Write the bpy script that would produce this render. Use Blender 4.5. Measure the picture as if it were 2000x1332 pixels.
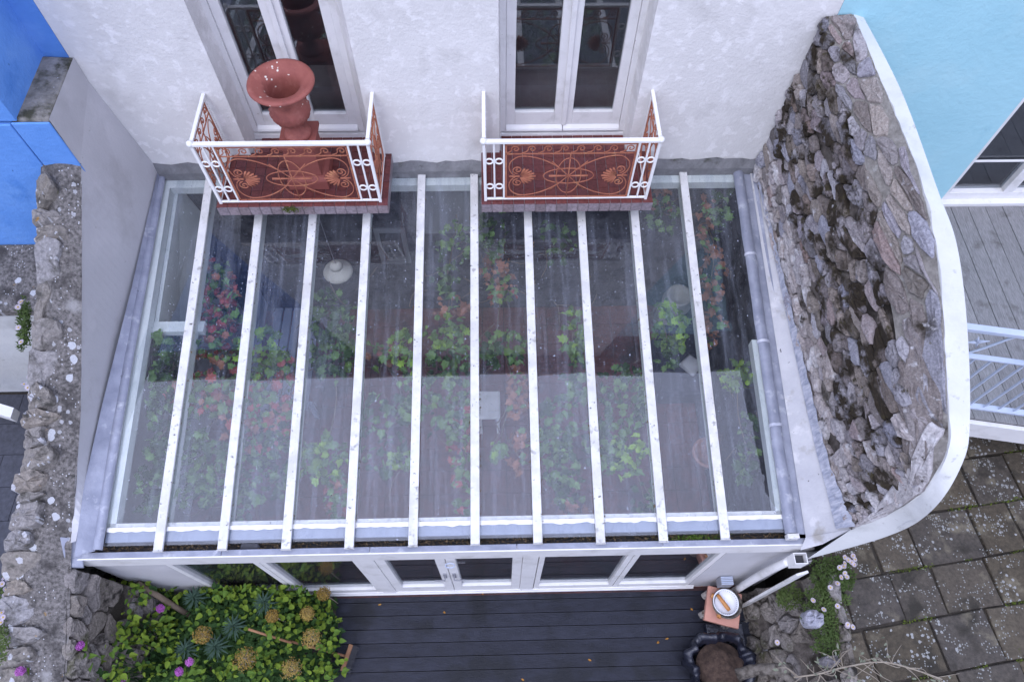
import bpy, math, random
from math import sin, cos, pi, radians, sqrt, atan2
from mathutils import Vector as V, Matrix, noise
for o in list(bpy.data.objects): bpy.data.objects.remove(o)
sc = bpy.context.scene
col = sc.collection
rnd = random.Random(11)

# ------------------------------------------------------------------ camera
CAM = V((0.947, -5.407, 5.68)); YAW, PITCH, ROLL, FPX = -0.0415, 1.0662, 0.0215, 1402.6
def cam_axes():
    right = V((cos(YAW), sin(YAW), 0)); fwd = V((-sin(YAW), cos(YAW), 0)); up = V((0, 0, 1))
    f2 = fwd*cos(PITCH) - up*sin(PITCH); u2 = up*cos(PITCH) + fwd*sin(PITCH)
    return right*cos(ROLL) + u2*sin(ROLL), -right*sin(ROLL) + u2*cos(ROLL), f2
AR, AU, AF = cam_axes()
cd = bpy.data.cameras.new('camera'); cam = bpy.data.objects.new('camera', cd); col.objects.link(cam)
cam.matrix_world = Matrix.Translation(CAM) @ Matrix((AR, AU, -AF)).transposed().to_4x4()
cd.sensor_width = 36; cd.lens = FPX/2000*36; cd.clip_end = 500; cd.clip_start = 0.05
sc.camera = cam
# a photo pixel gives a direction; the surface it lies on gives the distance
def ray(x, y): return AF + AR*((x-1000)/FPX) + AU*((666-y)/FPX)
def atz(x, y, z): d = ray(x, y); return CAM + d*((z-CAM.z)/d.z)
def aty(x, y, Y): d = ray(x, y); return CAM + d*((Y-CAM.y)/d.y)
def atx(x, y, X): d = ray(x, y); return CAM + d*((X-CAM.x)/d.x)
ZT, KS = -0.306, 0.163                                    # glass roof plane z = ZT + KS*y
def rz(y): return ZT + KS*y
def atroof(x, y, off=0.): d = ray(x, y); return CAM + d*((ZT+off+KS*CAM.y-CAM.z)/(d.z-KS*d.y))

# ------------------------------------------------------------------ light
SUN_EL, SUN_AZ = radians(58), radians(215)               # soft high sun from front left, behind cloud
w = bpy.data.worlds.new('World'); sc.world = w; w.use_nodes = True
nt = w.node_tree; bg = nt.nodes['Background']
sky = nt.nodes.new('ShaderNodeTexSky'); sky.sky_type = 'NISHITA'; sky.sun_disc = False
sky.sun_elevation = SUN_EL; sky.sun_rotation = SUN_AZ; sky.dust_density = 4.0; sky.air_density = 1.0
hs = nt.nodes.new('ShaderNodeHueSaturation'); hs.inputs['Saturation'].default_value = 0.30
mx = nt.nodes.new('ShaderNodeMix'); mx.data_type = 'RGBA'; mx.inputs[0].default_value = 0.7
mx.inputs[7].default_value = (15.5, 17.0, 24.5, 1)          # even grey cloud over the blue
nt.links.new(sky.outputs[0], hs.inputs['Color']); nt.links.new(hs.outputs[0], mx.inputs[6])
tcw = nt.nodes.new('ShaderNodeTexCoord'); spw = nt.nodes.new('ShaderNodeSeparateXYZ'); nt.links.new(tcw.outputs['Generated'], spw.inputs[0])
ov = nt.nodes.new('ShaderNodeMath'); ov.operation = 'MAXIMUM'; ov.inputs[1].default_value = 0; nt.links.new(spw.outputs[2], ov.inputs[0])
ov2 = nt.nodes.new('ShaderNodeMath'); ov2.operation = 'MULTIPLY_ADD'; ov2.inputs[1].default_value = .667; ov2.inputs[2].default_value = .333; nt.links.new(ov.outputs[0], ov2.inputs[0])   # CIE overcast sky: zenith three times the horizon
sv = nt.nodes.new('ShaderNodeVectorMath'); sv.operation = 'SCALE'; nt.links.new(mx.outputs[2], sv.inputs[0]); nt.links.new(ov2.outputs[0], sv.inputs['Scale'])
nt.links.new(sv.outputs[0], bg.inputs[0]); bg.inputs[1].default_value = 0.15
sd = bpy.data.lights.new('sun', 'SUN'); sd.energy = 0.5; sd.angle = radians(22); sd.color = (1, .98, .96)
so = bpy.data.objects.new('sun', sd); col.objects.link(so)
sdir = V((sin(SUN_AZ)*cos(SUN_EL), cos(SUN_AZ)*cos(SUN_EL), sin(SUN_EL)))
so.rotation_euler = sdir.to_track_quat('Z', 'Y').to_euler(); so.location = sdir*30
sc.view_settings.view_transform = 'Standard'; sc.view_settings.look = 'None'
sc.view_settings.exposure = 0.19; sc.view_settings.gamma = 1

# ------------------------------------------------------------------ materials
def S(r, g, b): return tuple(((c/255+.055)/1.055)**2.4 if c > 10 else c/255/12.92 for c in (r, g, b)) + (1,)
def G(*c): return tuple(c) + (1,)
def ramp(nt, fac, stops):
    r = nt.nodes.new('ShaderNodeValToRGB'); e = r.color_ramp.elements
    while len(e) < len(stops): e.new(.5)
    for k, (p, c) in enumerate(stops): e[k].position = p; e[k].color = c
    nt.links.new(fac, r.inputs[0]); return r.outputs[0]
def mixc(nt, fac, a, b, mode='MIX'):
    m = nt.nodes.new('ShaderNodeMix'); m.data_type = 'RGBA'; m.blend_type = mode
    for s, v in ((0, fac), (6, a), (7, b)):
        if hasattr(v, 'is_linked'): nt.links.new(v, m.inputs[s])
        else: m.inputs[s].default_value = v
    return m.outputs[2]
def mat(name, c1, c2=None, scale=4., rough=.75, bump=0., bscale=30., rand=None, blot=None, spots=None, spec=.4, metal=0., stretch=None, transl=0., detail=6., inst_=False, plan=False):
    m = bpy.data.materials.new(name); m.use_nodes = True; nt = m.node_tree; N = nt.nodes; L = nt.links
    b = N['Principled BSDF']; b.inputs['Roughness'].default_value = rough; b.inputs['Metallic'].default_value = metal
    b.inputs['Specular IOR Level'].default_value = spec
    tc = N.new('ShaderNodeTexCoord'); oi = N.new('ShaderNodeObjectInfo')
    mp = N.new('ShaderNodeMapping'); mp.vector_type = 'POINT'; L.new(tc.outputs['Object'], mp.inputs[0])
    ml = N.new('ShaderNodeMath'); ml.operation = 'MULTIPLY'; ml.inputs[1].default_value = 37.
    L.new(oi.outputs['Random'], ml.inputs[0]); L.new(ml.outputs[0], mp.inputs['Location'])
    if stretch: mp.inputs['Scale'].default_value = stretch
    co = mp.outputs[0]; geo = N.new('ShaderNodeNewGeometry')
    sepx = N.new('ShaderNodeVectorMath'); sepx.operation = 'MULTIPLY'; sepx.inputs[1].default_value = (1, 1, .35); L.new(geo.outputs['Position'], sepx.inputs[0])
    def nz(s, d=detail, r=.6, co=co):
        n = N.new('ShaderNodeTexNoise'); n.inputs['Scale'].default_value = s; n.inputs['Detail'].default_value = d
        n.inputs['Roughness'].default_value = r; L.new(co, n.inputs['Vector']); return n.outputs[0]
    c2 = c2 or c1
    c = ramp(nt, nz(scale), [(.3, c1), (.7, c2)])
    if rand:                                           # each piece its own tint
        rc = ramp(nt, oi.outputs['Random'], [(k/(len(rand)-1), q) for k, q in enumerate(rand)])
        c = mixc(nt, .72, c, rc)
        c = mixc(nt, .8, c, ramp(nt, nz(scale*3), [(.3, G(.5, .5, .5)), (.72, G(1.25, 1.25, 1.25))]), 'MULTIPLY')
    for (bc, bs, lo, hi) in (blot or []):
        c = mixc(nt, ramp(nt, nz(bs, co=(geo.outputs['Position'] if not inst_ else co)), [(lo, G(0, 0, 0)), (hi, G(1, 1, 1))]), c, bc)
    for (pc, ps, rad, dens) in (spots or []):
        vo = N.new('ShaderNodeTexVoronoi'); vo.inputs['Scale'].default_value = ps; L.new(geo.outputs['Position'] if plan else co, vo.inputs['Vector'])
        if plan: vo.voronoi_dimensions = '2D'
        nn = N.new('ShaderNodeTexNoise'); nn.inputs['Scale'].default_value = ps*4; L.new(geo.outputs['Position'] if plan else co, nn.inputs['Vector'])
        a = N.new('ShaderNodeMath'); a.operation = 'MULTIPLY_ADD'; L.new(nn.outputs[0], a.inputs[0]); a.inputs[1].default_value = .25
        L.new(vo.outputs['Distance'], a.inputs[2])
        s1 = N.new('ShaderNodeMath'); s1.operation = 'LESS_THAN'; L.new(a.outputs[0], s1.inputs[0]); s1.inputs[1].default_value = rad+.125
        sp = N.new('ShaderNodeSeparateColor'); L.new(vo.outputs['Color'], sp.inputs[0])
        s2 = N.new('ShaderNodeMath'); s2.operation = 'LESS_THAN'; L.new(sp.outputs[0], s2.inputs[0]); s2.inputs[1].default_value = dens
        s3 = N.new('ShaderNodeMath'); s3.operation = 'MULTIPLY'; L.new(s1.outputs[0], s3.inputs[0]); L.new(s2.outputs[0], s3.inputs[1])
        pm = N.new('ShaderNodeTexNoise'); pm.inputs['Scale'].default_value = max(.9, ps*.11); pm.inputs['Detail'].default_value = 2; L.new(geo.outputs['Position'] if plan else co, pm.inputs['Vector'])
        s5 = N.new('ShaderNodeMath'); s5.operation = 'GREATER_THAN'; L.new(pm.outputs[0], s5.inputs[0]); s5.inputs[1].default_value = .53
        s6 = N.new('ShaderNodeMath'); s6.operation = 'MULTIPLY'; L.new(s5.outputs[0], s6.inputs[0]); L.new(s3.outputs[0], s6.inputs[1])
        c = mixc(nt, s6.outputs[0], c, pc)
    L.new(c, b.inputs['Base Color'])
    if bump:
        bp = N.new('ShaderNodeBump'); bp.inputs['Strength'].default_value = min(1, bump); bp.inputs['Distance'].default_value = .02*max(1, bump)
        L.new(nz(bscale, 8, .65), bp.inputs['Height']); L.new(bp.outputs[0], b.inputs['Normal'])
    if transl:
        t = N.new('ShaderNodeBsdfTranslucent'); L.new(c, t.inputs[0]); ms = N.new('ShaderNodeMixShader'); ms.inputs[0].default_value = transl
        L.new(b.outputs[0], ms.inputs[1]); L.new(t.outputs[0], ms.inputs[2]); L.new(ms.outputs[0], N['Material Output'].inputs[0])
    return m
def glassmat(name, tint, dust, dustc, rough=.015, gain=1., specks=False):
    m = bpy.data.materials.new(name); m.use_nodes = True; nt = m.node_tree; N = nt.nodes; L = nt.links
    N.remove(N['Principled BSDF'])
    tr = N.new('ShaderNodeBsdfTransparent'); tr.inputs[0].default_value = tint
    gl = N.new('ShaderNodeBsdfGlossy'); gl.inputs['Roughness'].default_value = rough
    lw = N.new('ShaderNodeLayerWeight'); lw.inputs[0].default_value = .5
    pw = N.new('ShaderNodeMath'); pw.operation = 'POWER'; L.new(lw.outputs['Facing'], pw.inputs[0]); pw.inputs[1].default_value = 5
    ma = N.new('ShaderNodeMath'); ma.operation = 'MULTIPLY_ADD'; L.new(pw.outputs[0], ma.inputs[0]); ma.inputs[1].default_value = .95; ma.inputs[2].default_value = .043*gain
    m1 = N.new('ShaderNodeMixShader'); L.new(ma.outputs[0], m1.inputs[0]); L.new(tr.outputs[0], m1.inputs[1]); L.new(gl.outputs[0], m1.inputs[2])
    df = N.new('ShaderNodeBsdfDiffuse'); df.inputs[0].default_value = dustc
    tc = N.new('ShaderNodeTexCoord')
    n = N.new('ShaderNodeTexNoise'); n.inputs['Scale'].default_value = 2.2; n.inputs['Detail'].default_value = 8; n.inputs['Roughness'].default_value = .7
    L.new(tc.outputs['Object'], n.inputs['Vector'])
    f = ramp(nt, n.outputs[0], [(.3, G(dust*.4, 0, 0)), (.75, G(dust*1.6, 0, 0))])
    sp = N.new('ShaderNodeSeparateColor'); L.new(f, sp.inputs[0]); fac = sp.outputs[0]
    if specks:
        oi = N.new('ShaderNodeObjectInfo'); mp = N.new('ShaderNodeMapping'); mp.inputs['Scale'].default_value = (16, 1.1, 1); L.new(tc.outputs['Object'], mp.inputs[0])
        st = N.new('ShaderNodeTexNoise'); st.inputs['Scale'].default_value = 1.; st.inputs['Detail'].default_value = 7; L.new(mp.outputs[0], st.inputs['Vector'])
        sr = ramp(nt, st.outputs[0], [(.5, G(0, 0, 0)), (.8, G(.09, 0, 0))]); sq_ = N.new('ShaderNodeSeparateColor'); L.new(sr, sq_.inputs[0])
        bl = N.new('ShaderNodeTexNoise'); bl.inputs['Scale'].default_value = .9; bl.inputs['Detail'].default_value = 3; L.new(tc.outputs['Object'], bl.inputs['Vector'])
        br_ = ramp(nt, bl.outputs[0], [(.42, G(0, 0, 0)), (.68, G(.028, 0, 0))]); bq = N.new('ShaderNodeSeparateColor'); L.new(br_, bq.inputs[0])
        rv = N.new('ShaderNodeMath'); rv.operation = 'MULTIPLY_ADD'; L.new(oi.outputs['Random'], rv.inputs[0]); rv.inputs[1].default_value = .012; L.new(bq.outputs[0], rv.inputs[2])
        a1 = N.new('ShaderNodeMath'); a1.operation = 'ADD'; L.new(fac, a1.inputs[0]); L.new(sq_.outputs[0], a1.inputs[1])
        a2 = N.new('ShaderNodeMath'); a2.operation = 'ADD'; L.new(a1.outputs[0], a2.inputs[0]); L.new(rv.outputs[0], a2.inputs[1]); fac = a2.outputs[0]
        for ps, rad, dens, amt in ((24., .08, .07, .6), (60., .12, .10, .35), (8., .030, .12, .65), (130., .16, .12, .25)):
            vo = N.new('ShaderNodeTexVoronoi'); vo.voronoi_dimensions = '2D'; vo.inputs['Scale'].default_value = ps; L.new(tc.outputs['Object'], vo.inputs['Vector'])
            nn = N.new('ShaderNodeTexNoise'); nn.inputs['Scale'].default_value = ps*3; L.new(tc.outputs['Object'], nn.inputs['Vector'])
            a = N.new('ShaderNodeMath'); a.operation = 'MULTIPLY_ADD'; L.new(nn.outputs[0], a.inputs[0]); a.inputs[1].default_value = .2; L.new(vo.outputs['Distance'], a.inputs[2])
            s1 = N.new('ShaderNodeMath'); s1.operation = 'LESS_THAN'; L.new(a.outputs[0], s1.inputs[0]); s1.inputs[1].default_value = rad+.1
            q = N.new('ShaderNodeSeparateColor'); L.new(vo.outputs['Color'], q.inputs[0])
            s2 = N.new('ShaderNodeMath'); s2.operation = 'LESS_THAN'; L.new(q.outputs[0], s2.inputs[0]); s2.inputs[1].default_value = dens
            s3 = N.new('ShaderNodeMath'); s3.operation = 'MULTIPLY'; L.new(s1.outputs[0], s3.inputs[0]); L.new(s2.outputs[0], s3.inputs[1])
            s4 = N.new('ShaderNodeMath'); s4.operation = 'MULTIPLY_ADD'; L.new(s3.outputs[0], s4.inputs[0]); s4.inputs[1].default_value = amt; L.new(fac, s4.inputs[2]); fac = s4.outputs[0]
    m2 = N.new('ShaderNodeMixShader'); L.new(fac, m2.inputs[0]); L.new(m1.outputs[0], m2.inputs[1]); L.new(df.outputs[0], m2.inputs[2])
    L.new(m2.outputs[0], N['Material Output'].inputs[0]); return m

M = {}
M['stucco'] = mat('white_stucco', G(.67, .655, .63), G(.77, .755, .73), 1.6, .85, .42, 26, blot=[(G(.80, .785, .765), 7, .54, .60), (G(.60, .585, .56), 2.1, .56, .72), (G(.40, .39, .37), 18, .70, .76), (G(.16, .155, .14), 34, .745, .765)])
M['white'] = mat('white_gloss_paint', G(.70, .69, .68), G(.77, .76, .745), 6, .4, .1, 40, blot=[(G(.56, .55, .52), 4, .55, .75), (G(.34, .32, .28), 17, .69, .76)])
M['rafter'] = mat('flaking_white_paint', G(.58, .575, .56), G(.75, .74, .725), 9, .6, .4, 60, blot=[(G(.52, .51, .48), 3.5, .50, .70), (G(.36, .35, .33), 13, .60, .68), (G(.06, .06, .045), 27, .655, .69), (G(.35, .17, .06), 19, .745, .77)])
M['paleframe'] = mat('pale_green_paint', G(.56, .60, .58), G(.66, .69, .66), 5, .6, .1, 30, blot=[(G(.35, .4, .38), 7, .62, .8)])
M['railwhite'] = mat('white_rail_paint', G(.78, .77, .75), G(.84, .83, .81), 9, .4, .1, 60, blot=[(G(.45, .30, .2), 30, .73, .8)])
M['rust'] = mat('rust_red_iron', G(.31, .10, .06), G(.43, .165, .095), 14, .85, .4, 90, blot=[(G(.47, .22, .11), 13, .56, .70), (G(.15, .048, .04), 22, .60, .72)])
M['terra'] = mat('terracotta_paint', G(.255, .075, .060), G(.325, .105, .082), 8, .7, .2, 60, blot=[(G(.37, .14, .11), 9, .56, .72), (G(.17, .048, .04), 5, .55, .72)], spots=[(G(.75, .7, .62), 22, .22, .42)])
M['terraplain'] = mat('terracotta_plinth', G(.235, .068, .055), G(.30, .095, .075), 5, .75, .15, 60)
M['qtile'] = mat('quarry_tile', G(.115, .030, .028), G(.165, .05, .045), 12, .45, .2, 60, rand=[G(.10, .028, .028), G(.16, .042, .036), G(.125, .04, .045)])
M['etile'] = mat('edge_tile', G(.20, .16, .17), G(.32, .27, .29), 12, .4, .2, 60, rand=[G(.20, .15, .155), G(.29, .235, .25), G(.25, .21, .235)])
M['mortar'] = mat('mortar', G(.20, .185, .165), G(.36, .34, .31), 16, .95, 1.2, 45, blot=[(G(.045, .036, .026), 2.1, .55, .64), (G(.46, .45, .43), 9, .62, .72)])
M['grout'] = mat('grout', G(.26, .22, .22), G(.40, .36, .37), 9, .95, .3, 45)
M['concrete'] = mat('grey_concrete_band', G(.15, .15, .155), G(.26, .26, .265), 6, .95, .8, 30, blot=[(G(.07, .07, .055), 5, .58, .7)])
M['greyrender'] = mat('grey_render', G(.46, .455, .465), G(.51, .505, .515), 1.6, .8, .25, 22, blot=[(G(.54, .53, .54), 2.2, .55, .72), (G(.38, .37, .37), 1.7, .55, .75), (G(.22, .21, .19), 9, .70, .78), (G(.62, .61, .6), 26, .745, .76)])
M['lead'] = mat('grey_lead', G(.20, .215, .27), G(.33, .345, .41), 5, .5, .45, 12, blot=[(G(.52, .53, .57), 7, .58, .74), (G(.10, .10, .12), 9, .66, .74)], metal=.15)
M['leadwhite'] = mat('white_stained_lead', G(.32, .35, .44), G(.72, .72, .77), 8, .5, .9, 8, stretch=(1, 4, 1), metal=.1)
M['paintedband'] = mat('grey_white_bitumen_paint', G(.44, .44, .46), G(.56, .555, .56), 3, .55, .4, 18, blot=[(G(.62, .61, .61), 6, .56, .66), (G(.36, .34, .31), 4, .58, .70), (G(.025, .025, .03), 12, .685, .695)])
SR = [G(.34, .32, .36), G(.16, .12, .095), G(.56, .54, .58), G(.33, .22, .19), G(.40, .41, .50), G(.09, .075, .055), G(.46, .39, .34), G(.22, .21, .23), G(.50, .49, .54), G(.26, .19, .15)]
M['stone'] = mat('rubble_stone', G(.17, .15, .135), G(.50, .48, .47), 22, .9, 1.3, 40, rand=SR, blot=[(G(.035, .027, .018), 2.1, .54, .63), (G(.52, .51, .52), 11, .62, .70), (G(.10, .095, .03), 6, .68, .74)])
M['mossy_stone'] = mat('moss_darkened_stone', G(.10, .08, .065), G(.36, .33, .32), 22, .95, 1.5, 40, rand=SR, blot=[(G(.036, .027, .017), 5.0, .46, .57), (G(.06, .05, .025), 13, .56, .66), (G(.50, .49, .51), 11, .66, .73)])
M['bankstone'] = mat('earthy_bank_stone', G(.12, .10, .08), G(.34, .30, .26), 18, .95, 1.4, 40, rand=[G(.24, .21, .185), G(.33, .30, .27), G(.17, .145, .115), G(.29, .27, .265)], blot=[(G(.075, .075, .03), 4, .56, .68), (G(.30, .28, .26), 8, .62, .72), (G(.03, .025, .02), 6, .55, .66)])
M['limed'] = mat('limewashed_stone', G(.34, .31, .30), G(.62, .60, .60), 12, .9, 1.2, 40, rand=[G(.46, .44, .46), G(.36, .30, .27), G(.58, .56, .57), G(.44, .36, .33)], blot=[(G(.70, .69, .70), 6, .54, .66), (G(.05, .04, .03), 4.5, .62, .68)])
M['rubblecore'] = mat('dark_mossy_mortar', G(.07, .058, .048), G(.19, .165, .145), 14, .95, 1.2, 45, blot=[(G(.022, .017, .011), 2.6, .46, .58), (G(.08, .085, .03), 6, .66, .73), (G(.48, .47, .47), 7, .64, .74)])
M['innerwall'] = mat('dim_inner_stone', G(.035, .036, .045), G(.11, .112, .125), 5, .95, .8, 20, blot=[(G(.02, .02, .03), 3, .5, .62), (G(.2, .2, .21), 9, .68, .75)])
M['innergrey'] = mat('inner_grey_paint', G(.17, .18, .19), G(.22, .23, .24), 2, .8)
M['whiterender'] = mat('white_render_rim', G(.55, .56, .555), G(.63, .635, .62), 3, .7, .3, 18, blot=[(G(.46, .465, .45), 2.6, .52, .72), (G(.34, .34, .31), 11, .62, .74), (G(.16, .16, .13), 26, .70, .75)])
M['coping'] = mat('lichened_coping', G(.04, .037, .034), G(.26, .24, .225), 34, .95, 1.0, 55, blot=[(G(.055, .05, .047), 5, .50, .66), (G(.34, .19, .04), 7, .68, .73), (G(.30, .29, .28), 3, .62, .75)], spots=[(G(.48, .49, .51), 6.5, .20, .34), (G(.36, .36, .37), 15, .24, .4), (G(.50, .50, .52), 40, .22, .2)], plan=True)
M['copstone'] = mat('coping_stone', G(.18, .165, .15), G(.36, .34, .32), 12, .95, 1.0, 40, rand=[G(.30, .28, .27), G(.22, .19, .15), G(.33, .32, .33), G(.27, .22, .16)], blot=[(G(.42, .24, .06), 11, .66, .73), (G(.075, .07, .06), 7, .52, .66), (G(.07, .075, .02), 4, .64, .74)], spots=[(G(.48, .48, .50), 8, .22, .25), (G(.42, .42, .43), 22, .22, .3)], plan=True)
M['blue'] = mat('bright_blue_paint', G(.105, .275, .66), G(.135, .32, .73), 2.5, .8, .5, 16, blot=[(G(.18, .37, .74), 1.7, .52, .72), (G(.05, .19, .55), 2.4, .60, .78), (G(.03, .10, .26), 14, .70, .76)])
M['mossy'] = mat('mossy_render', G(.14, .13, .11), G(.32, .30, .27), 9, .95, .9, 40, blot=[(G(.055, .055, .035), 6, .5, .64)], spots=[(G(.5, .5, .52), 30, .15, .25)])
M['cyan'] = mat('pale_turquoise_paint', G(.33, .59, .66), G(.37, .635, .70), 1.5, .8, .4, 14, blot=[(G(.41, .65, .70), 1.3, .5, .72), (G(.27, .52, .60), 2.2, .6, .78), (G(.16, .38, .42), 16, .73, .78)])
M['slate'] = mat('dark_slate', G(.035, .037, .048), G(.06, .062, .078), 7, .55, .25, 30, rand=[G(.038, .04, .052), G(.055, .058, .075)])
M['flag'] = mat('flagstone', G(.052, .040, .024), G(.125, .098, .060), 9, .9, .6, 40, rand=[G(.052, .043, .031), G(.095, .077, .052), G(.060, .055, .054), G(.105, .084, .056)], blot=[(G(.19, .165, .115), 3.2, .56, .72), (G(.028, .024, .018), 3.6, .54, .68), (G(.06, .07, .015), 5, .66, .74)], spots=[(G(.27, .27, .26), 20, .28, .30), (G(.22, .22, .205), 40, .28, .40), (G(.30, .30, .29), 9, .10, .3)], plan=True)
M['soil'] = mat('dark_soil', G(.022, .018, .014), G(.055, .046, .036), 12, 1, .8, 30)
M['ground'] = mat('dull_earth', G(.05, .047, .04), G(.09, .083, .07), 2, 1, .5, 10)
M['deck'] = mat('charcoal_composite', G(.015, .0165, .026), G(.027, .0295, .043), 6, .42, .25, 70, spec=.28, rand=[G(.015, .0165, .027), G(.024, .0265, .040)], blot=[(G(.009, .010, .014), 2.2, .52, .64), (G(.070, .066, .066), 6, .68, .80)], stretch=(.35, 1, 1))
M['greywood'] = mat('weathered_grey_wood', G(.20, .195, .195), G(.40, .39, .39), 9, .9, .6, 40, rand=[G(.25, .245, .245), G(.34, .335, .335)], blot=[(G(.13, .12, .115), 4, .58, .72)], stretch=(6, .5, 6))
M['palemetal'] = mat('pale_blue_metal', G(.42, .48, .60), G(.50, .55, .66), 5, .45, .1, 40)
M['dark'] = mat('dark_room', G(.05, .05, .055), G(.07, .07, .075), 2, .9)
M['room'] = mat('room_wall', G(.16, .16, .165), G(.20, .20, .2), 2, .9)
M['floorin'] = mat('red_floor_tile', G(.13, .047, .042), G(.19, .072, .063), 5, .45, .15, 50, rand=[G(.13, .047, .042), G(.18, .065, .056)], blot=[(G(.06, .045, .045), 2, .5, .68)])
M['black'] = mat('black_plastic', G(.010, .011, .018), G(.016, .018, .03), 6, .22, .7, 9, spec=.6)
M['compost'] = mat('brown_compost', G(.03, .018, .014), G(.095, .062, .045), 22, 1, 1.0, 60, blot=[(G(.18, .13, .10), 60, .68, .74)])
M['wood'] = mat('tan_wood', G(.21, .10, .05), G(.34, .18, .09), 10, .7, .2, 50, stretch=(1, 1, 1))
M['brush'] = mat('brown_bristle', G(.10, .06, .035), G(.2, .12, .07), 30, .9, .6, 90)
M['bark'] = mat('grey_bark', G(.07, .058, .046), G(.22, .195, .165), 16, .95, 1.5, 30, blot=[(G(.04, .033, .026), 9, .52, .64)])
M['twig'] = mat('pale_dry_twig', G(.20, .165, .125), G(.31, .27, .21), 12, .9)
M['stick'] = mat('brown_stick', G(.13, .095, .065), G(.22, .17, .12), 10, .9, .4, 40)
M['pinktile'] = mat('salmon_clay', G(.46, .22, .165), G(.54, .28, .21), 6, .85, .2, 50)
M['ceramic'] = mat('white_ceramic', G(.68, .69, .72), G(.74, .75, .78), 6, .2, spots=[(G(.2, .2, .22), 60, .12, .1)])
M['bluegrey'] = mat('blue_grey_rim', G(.12, .15, .2), G(.3, .33, .38), 60, .3)
M['amber'] = mat('amber_wood', G(.36, .14, .035), G(.50, .23, .07), 12, .5, .1, 50)
M['ventgrey'] = mat('vent_grey', G(.2, .2, .22), G(.28, .28, .3), 12, .7)
M['cream'] = mat('cream_enamel', G(.55, .53, .46), G(.62, .60, .52), 3, .5)
M['slat'] = mat('blue_grey_slat', G(.24, .27, .35), G(.32, .35, .43), 6, .6)
M['navy'] = mat('dark_navy_cloth', G(.012, .016, .03), G(.028, .034, .055), 8, .9)
M['palestone'] = mat('pale_cast_stone', G(.34, .31, .28), G(.44, .41, .37), 7, .9, .3, 40)
M['clothblue'] = mat('blue_cloth', G(.02, .08, .35), G(.03, .12, .45), 6, .8)
def leafm(n, a, b, t=.25, **k): M[n] = mat(n, a, b, 9, .75, 0, spec=.2, transl=t, rand=[a, b, a], **k)
leafm('leaf_mid', G(.085, .165, .026), G(.15, .25, .04)); leafm('leaf_lime', G(.15, .235, .026), G(.215, .30, .038))
leafm('leaf_deep', G(.028, .070, .020), G(.05, .105, .028)); leafm('leaf_red', G(.28, .05, .05), G(.40, .11, .09))
leafm('leaf_rust', G(.27, .11, .07), G(.36, .17, .10)); leafm('leaf_blue', G(.045, .085, .06), G(.08, .135, .095))
leafm('leaf_vine', G(.11, .22, .06), G(.19, .31, .10)); leafm('leaf_vivid', G(.24, .42, .045), G(.32, .50, .07))
leafm('seedhead', G(.30, .19, .04), G(.48, .34, .10)); leafm('petal_pink', G(.50, .13, .50), G(.62, .22, .60))
leafm('petal_white', G(.68, .56, .66), G(.78, .70, .76)); leafm('pollen', G(.60, .42, .05), G(.70, .5, .08)); leafm('moss', G(.075, .11, .012), G(.15, .19, .025))
leafm('litter', G(.07, .05, .028), G(.24, .17, .10)); leafm('leaf_ochre', G(.45, .20, .04), G(.55, .3, .08)); leafm('leaf_dusty', G(.20, .22, .15), G(.28, .30, .22))
leafm('plume', G(.36, .22, .21), G(.46, .32, .30))
M['glass'] = glassmat('dusty_roof_glass', G(.95, .96, .965), .008, G(.48, .52, .62), .012, 1.12, True)
M['window'] = glassmat('window_glass', G(.78, .81, .84), .012, G(.5, .53, .6), .008, 2.3)
leafm('leaf_sage', G(.065, .105, .028), G(.12, .165, .05))

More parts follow.
